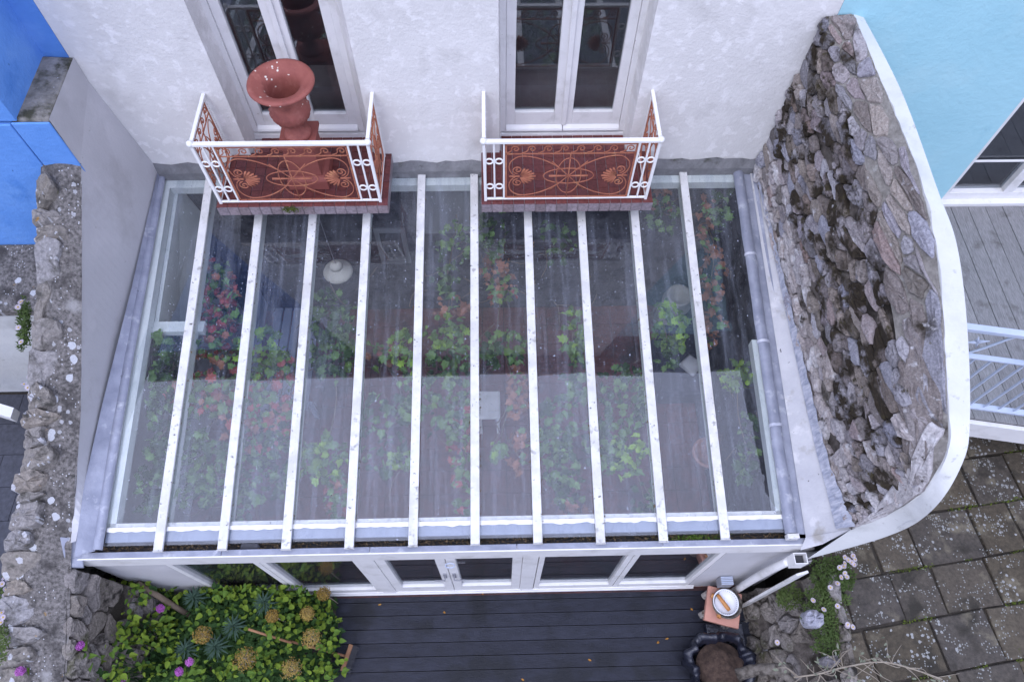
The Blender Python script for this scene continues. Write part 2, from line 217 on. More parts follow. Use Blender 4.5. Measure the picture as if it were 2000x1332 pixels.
# ------------------------------------------------------------------ builders
class MB:
    def __init__(s): s.v = []; s.f = []
    def add(s, vs, fs):
        n = len(s.v); s.v += [tuple(q) for q in vs]; s.f += [tuple(i+n for i in f) for f in fs]; return s
    def box(s, x0, x1, y0, y1, z0, z1):
        return s.hexa([(x0, y0, z0), (x1, y0, z0), (x1, y1, z0), (x0, y1, z0), (x0, y0, z1), (x1, y0, z1), (x1, y1, z1), (x0, y1, z1)])
    def hexa(s, p): return s.add(p, [(0, 3, 2, 1), (4, 5, 6, 7), (0, 1, 5, 4), (1, 2, 6, 5), (2, 3, 7, 6), (3, 0, 4, 7)])
    def quad(s, *p): return s.add(p, [tuple(range(len(p)))])
    def bar(s, a, b, wd, ht, up=V((0, 0, 1))):                 # rectangular bar a -> b
        a = V(a); b = V(b); d = (b-a).normalized(); sx = d.cross(up)
        if sx.length < 1e-4: sx = V((1, 0, 0))
        sx.normalize(); uy = sx.cross(d).normalized(); sx = sx*wd/2; uy = uy*ht/2
        return s.hexa([a-sx-uy, a+sx-uy, b+sx-uy, b-sx-uy, a-sx+uy, a+sx+uy, b+sx+uy, b-sx+uy])
    def tube(s, pts, r, n=6, closed=False, flat=None):
        pts = [V(q) for q in pts]; m = len(pts); vs = []; fs = []; pu = None
        for i, q in enumerate(pts):
            if closed: d = pts[(i+1) % m]-pts[i-1]
            else: d = pts[min(i+1, m-1)]-pts[max(i-1, 0)]
            d = d.normalized() if d.length > 1e-9 else V((0, 0, 1))
            if pu is None:
                pu = d.cross(V((0, 0, 1)) if abs(d.z) < .9 else V((1, 0, 0))).normalized()
            a = (pu - d*pu.dot(d)); a = a.normalized() if a.length > 1e-6 else d.orthogonal().normalized(); pu = a; b = d.cross(a)
            rr = r[i] if isinstance(r, (list, tuple)) else r
            for k in range(n):
                t = 2*pi*k/n; vs.append(q+a*(rr*cos(t))+b*(rr*sin(t)))
        for i in range(m if closed else m-1):
            j = (i+1) % m
            for k in range(n): fs.append((i*n+k, i*n+(k+1) % n, j*n+(k+1) % n, j*n+k))
        if not closed: fs += [tuple(range(n))[::-1], tuple((m-1)*n+k for k in range(n))]
        return s.add(vs, fs)
    def lathe(s, prof, c, n=32, flute=None, cap=True):
        c = V(c); vs = []; fs = []
        for i, (r, z) in enumerate(prof):
            for k in range(n):
                t = 2*pi*k/n; q = r
                if flute and flute[0] <= i <= flute[1]: q = r*(1+.05*(1 if k % 2 else -1))
                vs.append(c+V((q*cos(t), q*sin(t), z)))
        for i in range(len(prof)-1):
            for k in range(n): fs.append((i*n+k, i*n+(k+1) % n, (i+1)*n+(k+1) % n, (i+1)*n+k))
        if cap and prof[0][0] > 1e-4: fs.append(tuple(range(n))[::-1])
        if cap and prof[-1][0] > 1e-4: fs.append(tuple((len(prof)-1)*n+k for k in range(n)))
        return s.add(vs, fs)
    def grid(s, rows):
        n = len(rows[0]); vs = [q for r in rows for q in r]
        return s.add(vs, [(i*n+k, i*n+k+1, (i+1)*n+k+1, (i+1)*n+k) for i in range(len(rows)-1) for k in range(n-1)])
    def mesh(s, name, smooth=False):
        me = bpy.data.meshes.new(name); me.from_pydata(s.v, [], s.f); me.validate(); me.update()
        if smooth: me.polygons.foreach_set('use_smooth', [True]*len(me.polygons))
        return me
def put(o, parent):
    if parent: o.parent = parent; o.matrix_parent_inverse = parent.matrix_basis.inverted()
def tag(o, label=None, cat=None, group=None, kind=None):
    for k, q in (('label', label), ('category', cat), ('group', group), ('kind', kind)):
        if q: o[k] = q
    return o
def ob(name, mb, m, parent=None, smooth=False, bev=0., **k):
    me = mb.mesh(name, smooth) if isinstance(mb, MB) else mb
    if isinstance(mb, MB): me.materials.append(M[m])
    o = bpy.data.objects.new(name, me); col.objects.link(o); put(o, parent)
    if bev:
        b = o.modifiers.new('bevel', 'BEVEL'); b.width = bev; b.segments = 2; b.limit_method = 'ANGLE'
    return tag(o, **k)
def inst(name, me, loc, parent=None, rot=(0, 0, 0), scale=(1, 1, 1), **k):
    o = bpy.data.objects.new(name, me); col.objects.link(o)
    o.location = loc; o.rotation_euler = rot; o.scale = scale; put(o, parent); return tag(o, **k)
def empty(name, loc, label, cat, group=None):
    o = bpy.data.objects.new(name, None); col.objects.link(o); o.location = loc; o.empty_display_size = .1
    bpy.context.view_layer.update() if False else None
    o.matrix_basis = Matrix.Translation(V(loc)); return tag(o, label, cat, group)
def withmat(mb, name, m, smooth=False):
    me = mb.mesh(name, smooth); me.materials.append(M[m]); return me
def lerp(a, b, t): return a+(b-a)*t
def spline(pts, n=8, closed=False):
    P = [V(q) for q in pts]; m = len(P); out = []
    for i in range(m if closed else m-1):
        if closed: a, b, c, d = P[i-1], P[i], P[(i+1) % m], P[(i+2) % m]
        else: a, b, c, d = P[max(i-1, 0)], P[i], P[i+1], P[min(i+2, m-1)]
        for k in range(n):
            t = k/n
            out.append(.5*((2*b)+(c-a)*t+(2*a-5*b+4*c-d)*t*t+(3*b-a-3*c+d)*t**3))
    if not closed: out.append(P[-1])
    return out
# irregular stones: Voronoi cells on a surface, each cell a stone with its own edges and depth
def voronoi(pts, box, an=(1, 1)):
    out = []
    for i, (px, py) in enumerate(pts):
        poly = [(box[0], box[2]), (box[1], box[2]), (box[1], box[3]), (box[0], box[3])]
        near = sorted(((((q[0]-px)*an[0])**2+((q[1]-py)*an[1])**2, j) for j, q in enumerate(pts) if j != i))[:22]
        for d2, j in near:
            qx, qy = pts[j]; nx, ny = (qx-px)*an[0]**2, (qy-py)*an[1]**2
            mxp, myp = (px+qx)/2, (py+qy)/2; res = []
            for k in range(len(poly)):
                a = poly[k]; b = poly[(k+1) % len(poly)]
                da = (a[0]-mxp)*nx+(a[1]-myp)*ny; db = (b[0]-mxp)*nx+(b[1]-myp)*ny
                if da <= 0: res.append(a)
                if da*db < 0: t = da/(da-db); res.append((a[0]+(b[0]-a[0])*t, a[1]+(b[1]-a[1])*t))
            poly = res
            if len(poly) < 3: break
        if len(poly) >= 3: out.append(poly)
    return out
def scatter(n, box, an, tries=30, r=rnd):
    pts = []
    for _ in range(n):
        best = None
        for _ in range(tries):
            q = (r.uniform(box[0], box[1]), r.uniform(box[2], box[3]))
            d = min([((q[0]-p[0])*an[0])**2+((q[1]-p[1])*an[1])**2 for p in pts], default=9)
            if best is None or d > best[0]: best = (d, q)
        pts.append(best[1])
    return pts
def stone_mb(poly, fmap, h, gap=.012, rough=.25, r=rnd):
    cx = sum(p[0] for p in poly)/len(poly); cy = sum(p[1] for p in poly)/len(poly)
    ring = []
    for k, a in enumerate(poly):
        b = poly[(k+1) % len(poly)]; L = sqrt((a[0]-b[0])**2+(a[1]-b[1])**2)
        if L < .012: continue
        ring.append((lerp(a[0], b[0], .12), lerp(a[1], b[1], .12)))
        if L > .06: t = r.uniform(.4, .6); j = r.uniform(-.14, .06)*L; ring.append((lerp(a[0], b[0], t)-(b[1]-a[1])/L*j, lerp(a[1], b[1], t)+(b[0]-a[0])/L*j))
        ring.append((lerp(a[0], b[0], .88), lerp(a[1], b[1], .88)))
    if len(ring) < 4: return None
    def sh(p, s, gp):
        dx, dy = p[0]-cx, p[1]-cy; L = sqrt(dx*dx+dy*dy)+1e-6; q = max(0.15, (L*s-gp)/L); return cx+dx*q, cy+dy*q
    mb = MB(); n = len(ring); vs = []; tx, ty = r.uniform(-.5, .5)*rough, r.uniform(-.5, .5)*rough
    for s, hh, jt in ((1.02, -.03, 0), (1, h*.62, .22), (.91, h*.98, .22), (.5, h*1.02, .3)):
        for p in ring:
            u, v = sh(p, s, gap); vs.append(fmap(u, v, hh+(h*r.uniform(-jt, jt) if jt else 0)+(tx*(u-cx)+ty*(v-cy) if hh > 0 else 0)))
    vs.append(fmap(cx, cy, h*r.uniform(.95, 1.2)))
    fs = [(i*n+k, i*n+(k+1) % n, (i+1)*n+(k+1) % n, (i+1)*n+k) for i in range(3) for k in range(n)]
    fs += [(3*n+k, 3*n+(k+1) % n, 4*n) for k in range(n)]
    return mb.add(vs, fs)
def leaf_mesh(name, m, outline, fold=.25, curl=.2):
    # outline: half outline [(x,y)] from base to tip; fold raises the sides, curl drops the tip
    mb = MB(); n = len(outline); vs = []
    for (x, y) in outline: vs.append((0, y, -curl*y*y))
    for (x, y) in outline: vs.append((x, y, fold*x-curl*y*y))
    for (x, y) in outline: vs.append((-x, y, fold*x-curl*y*y))
    fs = []
    for k in range(n-1):
        fs.append((k, n+k, n+k+1, k+1)); fs.append((k, k+1, 2*n+k+1, 2*n+k))
    mb.add(vs, fs); return withmat(mb, name, m)
HEART = [(.04, 0), (.28, .08), (.36, .3), (.27, .6), (.12, .85), (.01, 1.)]
OVAL = [(.02, 0), (.2, .2), (.24, .5), (.15, .8), (.01, 1.)]
NARROW = [(.02, 0), (.07, .3), (.06, .7), (.01, 1.)]
VINE2 = [(.02, .0), (.26, -.08), (.42, .12), (.34, .30), (.44, .52), (.22, .60), (.10, .80), (.01, .92)]
VINE = [(.02, .0), (.34, -.12), (.30, .10), (.56, .20), (.36, .38), (.50, .66), (.24, .62), (.14, .82), (.01, 1.)]
# ================================================================== setting
DECKZ = -3.10
ob('ground', MB().box(-60, 60, -60, 60, -3.75, -3.6), 'ground', kind='structure')
# charcoal deck: grooved boards laid parallel to the conservatory front
deck = ob('deck', MB().box(-3.2, 3.95, -6.6, -3.95, -3.4, DECKZ-.05), 'dark', kind='structure')
def board_mesh(L, wd, th, ng):
    mb = MB(); prof = [(0, -th), (0, -.003)]
    for k in range(ng):
        a = .004+(wd-.008)*k/ng; g = (wd-.008)/ng; prof += [(a, 0), (a+g*.62, 0), (a+g*.68, -.0035), (a+g*.96, -.0035)]
    prof += [(wd, -.003), (wd, -th)]
    n = len(prof); mb.add([(0, y, z) for y, z in prof]+[(L, y, z) for y, z in prof], [(k, k+1, n+k+1, n+k) for k in range(n-1)])
    return mb
bm_ = withmat(board_mesh(4.9, .1375, .03, 13), 'deck_board', 'deck')
for k in range(14):
    inst('deck_board', bm_, (-1.1+rnd.uniform(-.02, .02), -4.0-.147*(k+1)+.003, DECKZ+rnd.uniform(-.002, .002)), deck)
inst('deck_board', withmat(board_mesh(4.9, .10, .03, 10), 'deck_board', 'deck'), (-1.1, -3.997, DECKZ), deck)
# soil of the planting bed left of the deck
pb = MB(); rows = []
for i in range(14):
    r_ = []
    for j in range(14):
        x = -3.5+2.55*j/13; y = -6.3+2.37*i/13
        r_.append((x, y, -2.72-.50*(max(0, (x+1.6))/.85)+.09*noise.noise(V((x*3, y*3, 1)))))
    rows.append(r_)
ob('planting_bed', pb.grid(rows), 'soil', smooth=True, kind='structure')

# ================================================================== white house
HX0, HX1 = -2.84, 3.93
house = empty('white_house', (.5, .3, -3.3), 'white rough rendered house wall with two tall French doors', 'house')
DOORS = [(-1.605, -.425, .055), (1.005, 2.335, .03)]; OPEN = [(-1.612, -.315), (.996, 2.345)]; SILLZ = -.02
DT = 2.45
mb = MB()
xs = [HX0, OPEN[0][0], OPEN[0][1], OPEN[1][0], OPEN[1][1], HX1]; zs = [-3.3, SILLZ, DT, 12.]
for i in range(5):
    for k in range(3):
        if k == 1 and i in (1, 3): continue
        nx = max(1, int((xs[i+1]-xs[i])/.3)); nz_ = max(1, int((zs[k+1]-zs[k])/.3))
        mb.grid([[(lerp(xs[i], xs[i+1], a/nx), 0, lerp(zs[k], zs[k+1], c/nz_)) for a in range(nx+1)] for c in range(nz_+1)])
for (a, b, _), (oa, ob_) in zip(DOORS, OPEN):                # reveals
    mb.quad((oa, 0, SILLZ), (oa, 0, DT), (a+.01, .262, DT), (a+.01, .262, SILLZ)).quad((ob_, 0, SILLZ), (b-.01, .262, SILLZ), (b-.01, .262, DT), (ob_, 0, DT))
    mb.quad((oa, 0, DT), (ob_, 0, DT), (b, .47, DT), (a, .47, DT)).quad((oa, 0, SILLZ), (a, .47, SILLZ), (b, .47, SILLZ), (ob_, 0, SILLZ))
mb.quad((HX0, 0, -3.3), (HX0, 8, -3.3), (HX0, 8, 12), (HX0, 0, 12)).quad((HX1, 0, -3.3), (HX1, 0, 12), (HX1, 8, 12), (HX1, 8, -3.3))
mb.quad((HX0, 8, -3.3), (HX1, 8, -3.3), (HX1, 8, 12), (HX0, 8, 12))
ob('wall', mb, 'stucco', house)
mb = MB()                                                    # dark room behind the glass
x0, x1, y0, y1, z0, z1 = HX0+.1, HX1-.1, .475, 4.5, -.06, 3.
mb.quad((x0, y0, z0), (x1, y0, z0), (x1, y1, z0), (x0, y1, z0)).quad((x0, y1, z0), (x1, y1, z0), (x1, y1, z1), (x0, y1, z1))
mb.quad((x0, y0, z1), (x0, y1, z1), (x1, y1, z1), (x1, y0, z1)).quad((x0, y0, z0), (x0, y1, z0), (x0, y1, z1), (x0, y0, z1)).quad((x1, y0, z0), (x1, y0, z1), (x1, y1, z1), (x1, y1, z0))
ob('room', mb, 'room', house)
rf = ob('roof', MB().box(-9., 14, -.5, 9, 12.0, 12.35), 'slate', house)
# weathered concrete band where the glass roof meets the wall
bb = MB(); r0 = []; r1 = []; r2 = []
for k in range(70):
    x = lerp(HX0+.16, 3.80, k/69); t = .025*noise.noise(V((x*5, 0, 0)))+.012*noise.noise(V((x*17, 2, 0)))
    r0.append((x, -.05, -.34)); r1.append((x, -.05+t*.3, -.22)); r2.append((x, -.004, -.115+t*1.6))
ob('weathered_band', bb.grid([r0, r1, r2]), 'concrete', house)
for (a, b, zb) in DOORS:
    dr = ob('french_door', MB().box(a+.004, a+.062, .25, .37, zb+.02, DT-.002).box(b-.062, b-.004, .25, .37, zb+.02, DT-.002).box(a+.062, b-.062, .25, .37, DT-.06, DT-.003), 'white', house, bev=.004)
    ob('sill', MB().hexa([(a+.001, .235, -.012), (b-.001, .235, -.012), (b-.001, .44, -.012), (a+.001, .44, -.012), (a+.001, .235, zb), (b-.001, .235, zb), (b-.001, .44, zb+.02), (a+.001, .44, zb+.02)]), 'white', dr, bev=.004)
    c = (a+b)/2; rail = .30-zb-.035; DY = .13
    for s, (l0, l1) in enumerate(((a+.064, c-.003), (c+.003, b-.064))):
        st = .092
        mb = MB().box(l0, l0+st, .27, .33, zb+.035, DT-.062).box(l1-st, l1, .27, .33, zb+.035, DT-.062)
        mb.box(l0+st, l1-st, .27, .33, zb+.035, zb+.035+rail).box(l0+st, l1-st, .27, .33, DT-.16, DT-.062)
        mb.hexa([(l0, .225, zb+.045), (l1, .225, zb+.045), (l1, .27, zb+.045), (l0, .27, zb+.045), (l0, .235, zb+.07), (l1, .235, zb+.07), (l1, .27, zb+.10), (l0, .27, zb+.10)])
        if s: mb.box(l0-.02, l0+.03, .248, .27, zb+.105, DT-.07)
        ob('leaf_frame', mb, 'white', dr, bev=.005)
        ob('glass_pane', MB().box(l0+st-.005, l1-st+.005, .306, .312, .296, DT-.155), 'window', dr)
    mb = MB().box(a+.05, b-.05, .62, .95, -.05, .34)
    ob('window_seat', mb, 'palestone', dr)
# small timber window in the house wall inside the conservatory
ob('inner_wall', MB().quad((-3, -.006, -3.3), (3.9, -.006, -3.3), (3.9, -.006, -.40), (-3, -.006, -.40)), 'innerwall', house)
ob('inner_panel', MB().box(.05, .86, -.022, -.007, -1.35, -.42), 'innergrey', house)
iw = ob('inner_window', MB().box(-.53, -.15, -.03, -.001, -1.95, -1.88).box(-.53, -.15, -.03, -.001, -1.32, -1.25).box(-.53, -.47, -.03, -.001, -1.88, -1.32).box(-.21, -.15, -.03, -.001, -1.88, -1.32), 'innergrey', house)
ob('glass_pane', MB().box(-.47, -.21, -.012, -.006, -1.88, -1.32), 'dark', iw)

# ================================================================== balconies
def ring_pts(c, r, ax, ay, n=14): return [c+ax*(r*cos(2*pi*k/n))+ay*(r*sin(2*pi*k/n)) for k in range(n)]
H = .83
def spiral(c, r0, turns, a0, sgn, n=26):
    return [(c[0]+r0*(1-t*.82)*cos(a0+sgn*t*turns*2*pi), c[1]+r0*(1-t*.82)*sin(a0+sgn*t*turns*2*pi)) for t in [k/(n-1) for k in range(n)]]
def panel(parent, P, W):
    """rusty scroll panel; P(u,v) -> point, u 0..W, v 0..H"""
    fr = MB(); A, B_ = .045, .775; b0 = .655
    nrm = (P(1, 0)-P(0, 0)).cross(P(0, 1)-P(0, 0)).normalized()
    def bar(a, b, w_=.016, h_=.009): fr.bar(P(*a), P(*b), h_, w_, up=(P(0, 1)-P(0, 0)) if abs(a[1]-b[1]) < .01 else (P(1, 0)-P(0, 0)))
    bar((0, A), (W, A)); bar((0, B_), (W, B_)); bar((0, b0), (W, b0), .010); bar((.006, A), (.006, B_)); bar((W-.006, A), (W-.006, B_))
    pn = ob('scroll_panel', fr, 'rust', parent)
    nw = max(2, round(W/.155)); stp = W/nw; wv = MB()        # running wave border
    for k in range(nw):
        u0 = k*stp; cu, cv = u0+stp*.62, b0+.062
        sp = spiral((cu, cv), .04, 1.15, pi*.9, -1, 18)
        pts = spline([(u0, b0+.012, 0), (u0+stp*.22, b0+.022, 0), (u0+stp*.38, b0+.05, 0), (sp[0][0], sp[0][1], 0)], 4)
        wv.tube([P(q[0], q[1]) for q in pts]+[P(*q) for q in sp[1:]], .0058, 5)
    ob('wave_border', wv, 'rust', pn, smooth=True)
    c = (W/2, (A+b0)/2); hh = (b0-A)/2
    sx = 1. if W > .9 else .55
    md = MB()
    for (ea, eb) in ((.245*sx, .105), (.12*sx, hh*.80)):
        md.tube([P(c[0]+ea*cos(2*pi*k/30), c[1]+eb*sin(2*pi*k/30)) for k in range(30)], .0056, 5, closed=True)
    md.tube([P(c[0], A), P(c[0], b0)], .0062, 5)
    for s in (-1, 1):
        md.tube([P(c[0]-.17*sx, c[1]-s*hh*.66), P(c[0]+.17*sx, c[1]+s*hh*.66)], .005, 5)
        md.tube([P(c[0], c[1]), P(c[0]+s*.19*sx, c[1])], [.006, .012], 6)
    md.lathe([(.0, -.01), (.02, 0), (0, .01)], (0, 0, 0), 8) if False else None
    ob('medallion', md, 'rust', pn, smooth=True)
    for s in (-1, 1):
        e = W/2-.02; lb = MB()
        pts = [(q_*e/.56, -w_) for q_, w_ in ((.05, .075), (.15, .165), (.27, .238), (.39, .272), (.47, .262), (.53, .20), (.545, .12), (.525, .05), (.49, .012))]
        for q in (1, -1):
            lb.tube([P(c[0]+s*a.x, c[1]+q*a.y) for a in spline([(x, y, 0) for x, y in pts], 6)], .0058, 5)
        ob('scroll_loop', lb, 'rust', pn, smooth=True)
        pm = MB(); pc = (c[0]+s*e*.80, c[1])
        for k in range(9):
            t = (k-4)/4*1.15; L = .155*(1-.22*abs(t)/1.15)*min(1, sx+.15)
            dx, dy = -s*cos(t), sin(t)
            pm.tube([P(pc[0]+dx*.02, pc[1]+dy*.02), P(pc[0]+dx*L*.7, pc[1]+dy*L*.7), P(pc[0]+dx*L, pc[1]+dy*L*.96)], [.005, .0125, .008], 6)
        for q in (1, -1):
            pm.tube([P(*z) for z in spiral((pc[0]+s*.02, pc[1]+q*.088), .052, 1.5, -q*pi/2, s*q, 24)], .0062, 5)
        pm.tube([P(pc[0]+s*.0, pc[1]), P(pc[0]+s*.1*sx, pc[1])], [.011, .006], 6)
        ob('palmette', pm, 'rust', pn, smooth=True)
def balcony(x0, x1, label, moss):
    d = .643; root = empty('balcony', ((x0+x1)/2, -.3, -.12), label, 'balcony')
    sx0, sx1, sy = x0-.045, x1+.075, -d-.055
    ob('slab', MB().box(sx0+.012, sx1-.012, sy+.012, -.002, -.118, -.011), 'grout', root)
    nt_ = 16; tw = (sx1-sx0)/nt_; tm = withmat(MB().box(-tw/2+.003, tw/2-.003, -.05, .05, 0, .011), 'floor_tile', 'qtile')
    for i in range(nt_):
        for j in range(7):
            inst('floor_tile', tm, (sx0+tw*(i+.5), sy+.052+.1035*j, -.011+rnd.uniform(-.001, .001)), root, rot=(0, 0, rnd.uniform(-.012, .012)))
    oa, ob_ = OPEN[0] if x0 < 0 else OPEN[1]
    ob('inner_slab', MB().box(oa+.005, ob_-.005, -.001, .24, -.019, -.012), 'grout', root)
    for i in range(nt_):
        for j in (7, 8):
            tx = sx0+tw*(i+.5)
            if oa+tw*.5 < tx < ob_-tw*.5: inst('floor_tile', tm, (tx, sy+.055+.1035*j, -.011), root)
    em = withmat(MB().box(-tw/2+.003, tw/2-.003, -.011, 0, -.06, .058), 'edge_tile', 'etile')
    for i in range(nt_): inst('edge_tile', em, (sx0+tw*(i+.5), sy+.0118, -.062+rnd.uniform(-.002, .002)), root, rot=(rnd.uniform(-.02, .02), 0, 0))
    em2 = withmat(MB().box(-.011, 0, -.048, .048, -.06, .058), 'edge_tile', 'etile')
    for j in range(7):
        inst('edge_tile', em2, (sx0+.0118, sy+.064+.0995*j, -.062), root); inst('edge_tile', em2, (sx1-.0008, sy+.064+.0995*j, -.062), root)
    rl = MB(); y = -d; s = .017
    rl.box(x0-.02, x1+.02, y-.022, y+.022, H-.028, H)
    rl.box(x0, x1, y-.011, y+.011, .018, .036)
    for x in (x0, x1):
        rl.box(x-s, x+s, y+.022, -.002, H-.027, H-.001); rl.box(x-.011, x+.011, y+.011, -.06, .018, .035)
        rl.box(x-.014, x+.014, y-.014, y+.014, .0, H-.028); rl.box(x-.012, x+.012, -.05, -.026, 0, H-.028)
    e = .092
    for x in (x0, x1):
        sg = 1 if x == x0 else -1
        for k in (1, 2): rl.box(x+sg*e*k-.0085, x+sg*e*k+.0085, y-.0085, y+.0085, .036, H-.028)
    rail = ob('railing', rl, 'railwhite', root, bev=.003)
    for x in (x0-.004, x1+.004): ob('corner_knob', MB().lathe([(0, -.034), (.024, -.026), (.034, 0), (.024, .026), (0, .034)], (x, y, H-.008), 12), 'railwhite', rail, smooth=True)
    for x in (x0, x1):
        sg = 1 if x == x0 else -1
        for k in (0, 1):
            for v in (.21, .56): ob('ring', MB().tube(ring_pts(V((x+sg*e*(k+.5), y, v)), .034, V((1, 0, 0)), V((0, 0, 1))), .0085, 6, closed=True), 'railwhite', rail, smooth=True)
    panel(root, lambda u, v: V((x0+2*e+.014+u, y, v)), x1-x0-4*e-.028)
    for x in (x0, x1): panel(root, lambda u, v, x=x: V((x, y+.03+u, v)), d-.095)
    if moss:
        mm = MB()
        for k in range(160):
            a = V((lerp(sx0, sx1, .43)+rnd.gauss(0, .05), sy-.012+rnd.gauss(0, .012), -.01+rnd.uniform(-.05, .012)))
            mm.tube([a, a+V((rnd.uniform(-.02, .02), -rnd.uniform(0, .02), rnd.uniform(-.01, .03)))], [.004, .001], 3)
        tag(ob('moss_tuft', mm, 'moss'), 'small green moss tuft on front edge of left balcony', 'moss')
    return root
balcony(-1.807, -.213, 'tiled balcony with rusty scrollwork railing, carrying the terracotta urn', True)
balcony(.848, 2.47, 'empty tiled balcony with rusty scrollwork railing on the right', False)

# urn on its stepped plinth
UX, UY = -.94, -.285
pl = empty('plinth', (UX, UY, 0), 'stepped terracotta plinth standing on left balcony beneath the urn', 'plinth')
ob('base', MB().box(UX-.2, UX+.2, UY-.2, UY+.2, .001, .12).hexa([(UX-.2, UY-.2, .12), (UX+.2, UY-.2, .12), (UX+.2, UY+.2, .12), (UX-.2, UY+.2, .12), (UX-.17, UY-.17, .16), (UX+.17, UY-.17, .16), (UX+.17, UY+.17, .16), (UX-.17, UY+.17, .16)]), 'terraplain', pl, bev=.006)
ob('shaft', MB().box(UX-.15, UX+.15, UY-.15, UY+.15, .16, .53), 'terraplain', pl, bev=.006)
ob('cap', MB().box(UX-.175, UX+.175, UY-.175, UY+.175, .53, .575), 'terraplain', pl, bev=.006)
ur = empty('urn', (UX, UY, .576), 'terracotta fluted garden urn with flaking white specks on its rim', 'urn')
uz = .576
ob('foot', MB().lathe([(.125, 0), (.13, .02), (.118, .045), (.085, .065), (.06, .10), (.05, .135), (.062, .155), (.05, .17)], (UX, UY, uz), 40, (3, 5)), 'terra', ur, smooth=True)
ob('bowl', MB().lathe([(.05, .165), (.11, .185), (.155, .225), (.178, .28), (.182, .335), (.165, .36), (.158, .40), (.162, .46), (.185, .52), (.225, .57), (.262, .598)], (UX, UY, uz), 44, (1, 4), cap=False), 'terra', ur, smooth=True)
ob('rim', MB().lathe([(.262, .598), (.292, .604), (.300, .618), (.294, .634), (.272, .642), (.248, .634), (.222, .620), (.188, .606), (.163, .582), (.150, .54), (.146, .47), (.144, .38), (.136, .28), (.1, .20), (0, .18)], (UX, UY, uz), 44, cap=False), 'terra', ur, smooth=True)

# ================================================================== conservatory
XL, XR = -2.66, 3.60; YF = -3.80
con = empty('conservatory', (.5, -1.9, DECKZ), 'lean-to conservatory with glass roof and white painted glazing bars', 'conservatory')
RX = [-2.13+.57*k for k in range(10)]
def on(x, y, o=0.): return V((x, y, rz(y)+o))
def rbar(x0, x1, ya, yb, o0, o1, xb0=None, xb1=None):        # bar lying in the roof plane
    xb0 = x0 if xb0 is None else xb0; xb1 = x1 if xb1 is None else xb1
    return [on(xb0, yb, o0), on(xb1, yb, o0), on(x1, ya, o0), on(x0, ya, o0), on(xb0, yb, o1), on(xb1, yb, o1), on(x1, ya, o1), on(x0, ya, o1)]
for k, x in enumerate(RX):
    ye = -3.872+rnd.uniform(-.008, .008); j = rnd.uniform(-.004, .004)
    ra = ob('glazing_bar', MB().hexa(rbar(x-.042, x+.042, -.008, ye, .012, .042, x-.042+j, x+.042+j)), 'rafter', con, bev=.006)
    ob('bar_web', MB().hexa(rbar(x-.026, x+.026, -.008, -3.76, -.15, .004)), 'paleframe', ra)
    ob('bar_end', MB().hexa(rbar(x-.045+j, x+.045+j, ye-.004, ye-.008, .008, .044)), 'rafter', ra)
    mb = MB()                                                # flakes and moss crumbs along the putty line
    for q in range(130 if 4 < k < 9 else 70):
        y = rnd.uniform(-3.7, -.3); s = rnd.choice((-1, 1, 1)); r_ = rnd.uniform(.003, .012)
        c = on(x+s*(.043+rnd.uniform(0, .008)), y, .008)
        mb.add([c+V((r_*rnd.uniform(-1, 1), r_*rnd.uniform(-1.6, 1.6), rnd.uniform(0, .012))) for _ in range(4)], [(0, 1, 2), (0, 2, 3), (0, 3, 1), (1, 3, 2)])
    ob('putty_crumbs', mb, 'litter', ra, kind='stuff')
edges = [XL+.02]+RX+[XR-.02]
for k in range(11):
    a = edges[k]+(.03 if k else 0); b = edges[k+1]-(.03 if k < 10 else 0)
    t = [rnd.uniform(-.035, .014) for _ in range(4)]
    ys = [-.02, -1.29, -2.55, YF-.01+rnd.uniform(-.006, .006)]
    mb = MB(); rows = []
    for q, y in enumerate(ys):
        rows.append([on(lerp(a, b, i/2), y, .001+lerp(t[0], t[1], i/2)*(1-q/3)*.5+(.0012*((q % 2)-.5))) for i in range(3)])
    lo = [[V(p)-V((0, 0, .006)) for p in r_] for r_ in rows]
    mb.grid(rows).grid(lo)
    ob('glass_pane', mb, 'glass', con, smooth=True)
# plates under the glass
ob('wall_plate', MB().hexa(rbar(XL+.02, XR, -.012, -.14, -.11, -.012)), 'paleframe', con)
for k in range(11):
    a = edges[k]+(.03 if k else 0); b = edges[k+1]-(.03 if k < 10 else 0)
    ob('eave_plate', MB().hexa(rbar(a, b, -3.615, -3.67, -.05, -.010)), 'rafter', con)
    mb = MB(); up = []; dn = []
    for i in range(15):
        x = lerp(a+.01, b-.01, i/14); up.append(on(x, -3.655-.006*noise.noise(V((x*14, k, 3))), .0035)); dn.append(on(x, -3.69-.016*noise.noise(V((x*9, k, 0)))-.008*abs(sin(x*30+k)), .0035))
    ob('putty_line', mb.grid([up, dn]), 'white', con)
ob('eave_beam', MB().hexa(rbar(XL+.02, XR, -3.672, -3.775, -.16, -.02)), 'slat', con)
ob('side_plate', MB().hexa(rbar(XL-.02, XL+.10, -.14, -3.66, -.12, -.010)), 'paleframe', con)
ob('side_plate', MB().hexa(rbar(XR-.09, XR+.02, -1.95, -3.66, -.12, -.010)), 'paleframe', con)
ob('inner_side_wall', MB().quad((3.56, -.01, -3.2), (3.56, -3.9, -3.2), (3.66, -3.86, -.95), (3.66, -.01, -.32)), 'innerwall', con)
fs_ = ob('side_fascia', MB().hexa([(-2.56, -1.60, -1.25), (-2.52, -1.60, -1.25), (-2.42, -.03, -1.05), (-2.46, -.03, -1.05), (-2.56, -1.60, rz(-1.6)-.13), (-2.52, -1.60, rz(-1.6)-.13), (-2.52, -.03, rz(0)-.13), (-2.56, -.03, rz(0)-.13)]), 'paleframe', con)
ob('cross_beam', MB().box(XL+.02, -2.05, -1.72, -1.60, -.78, -.70), 'paleframe', con)
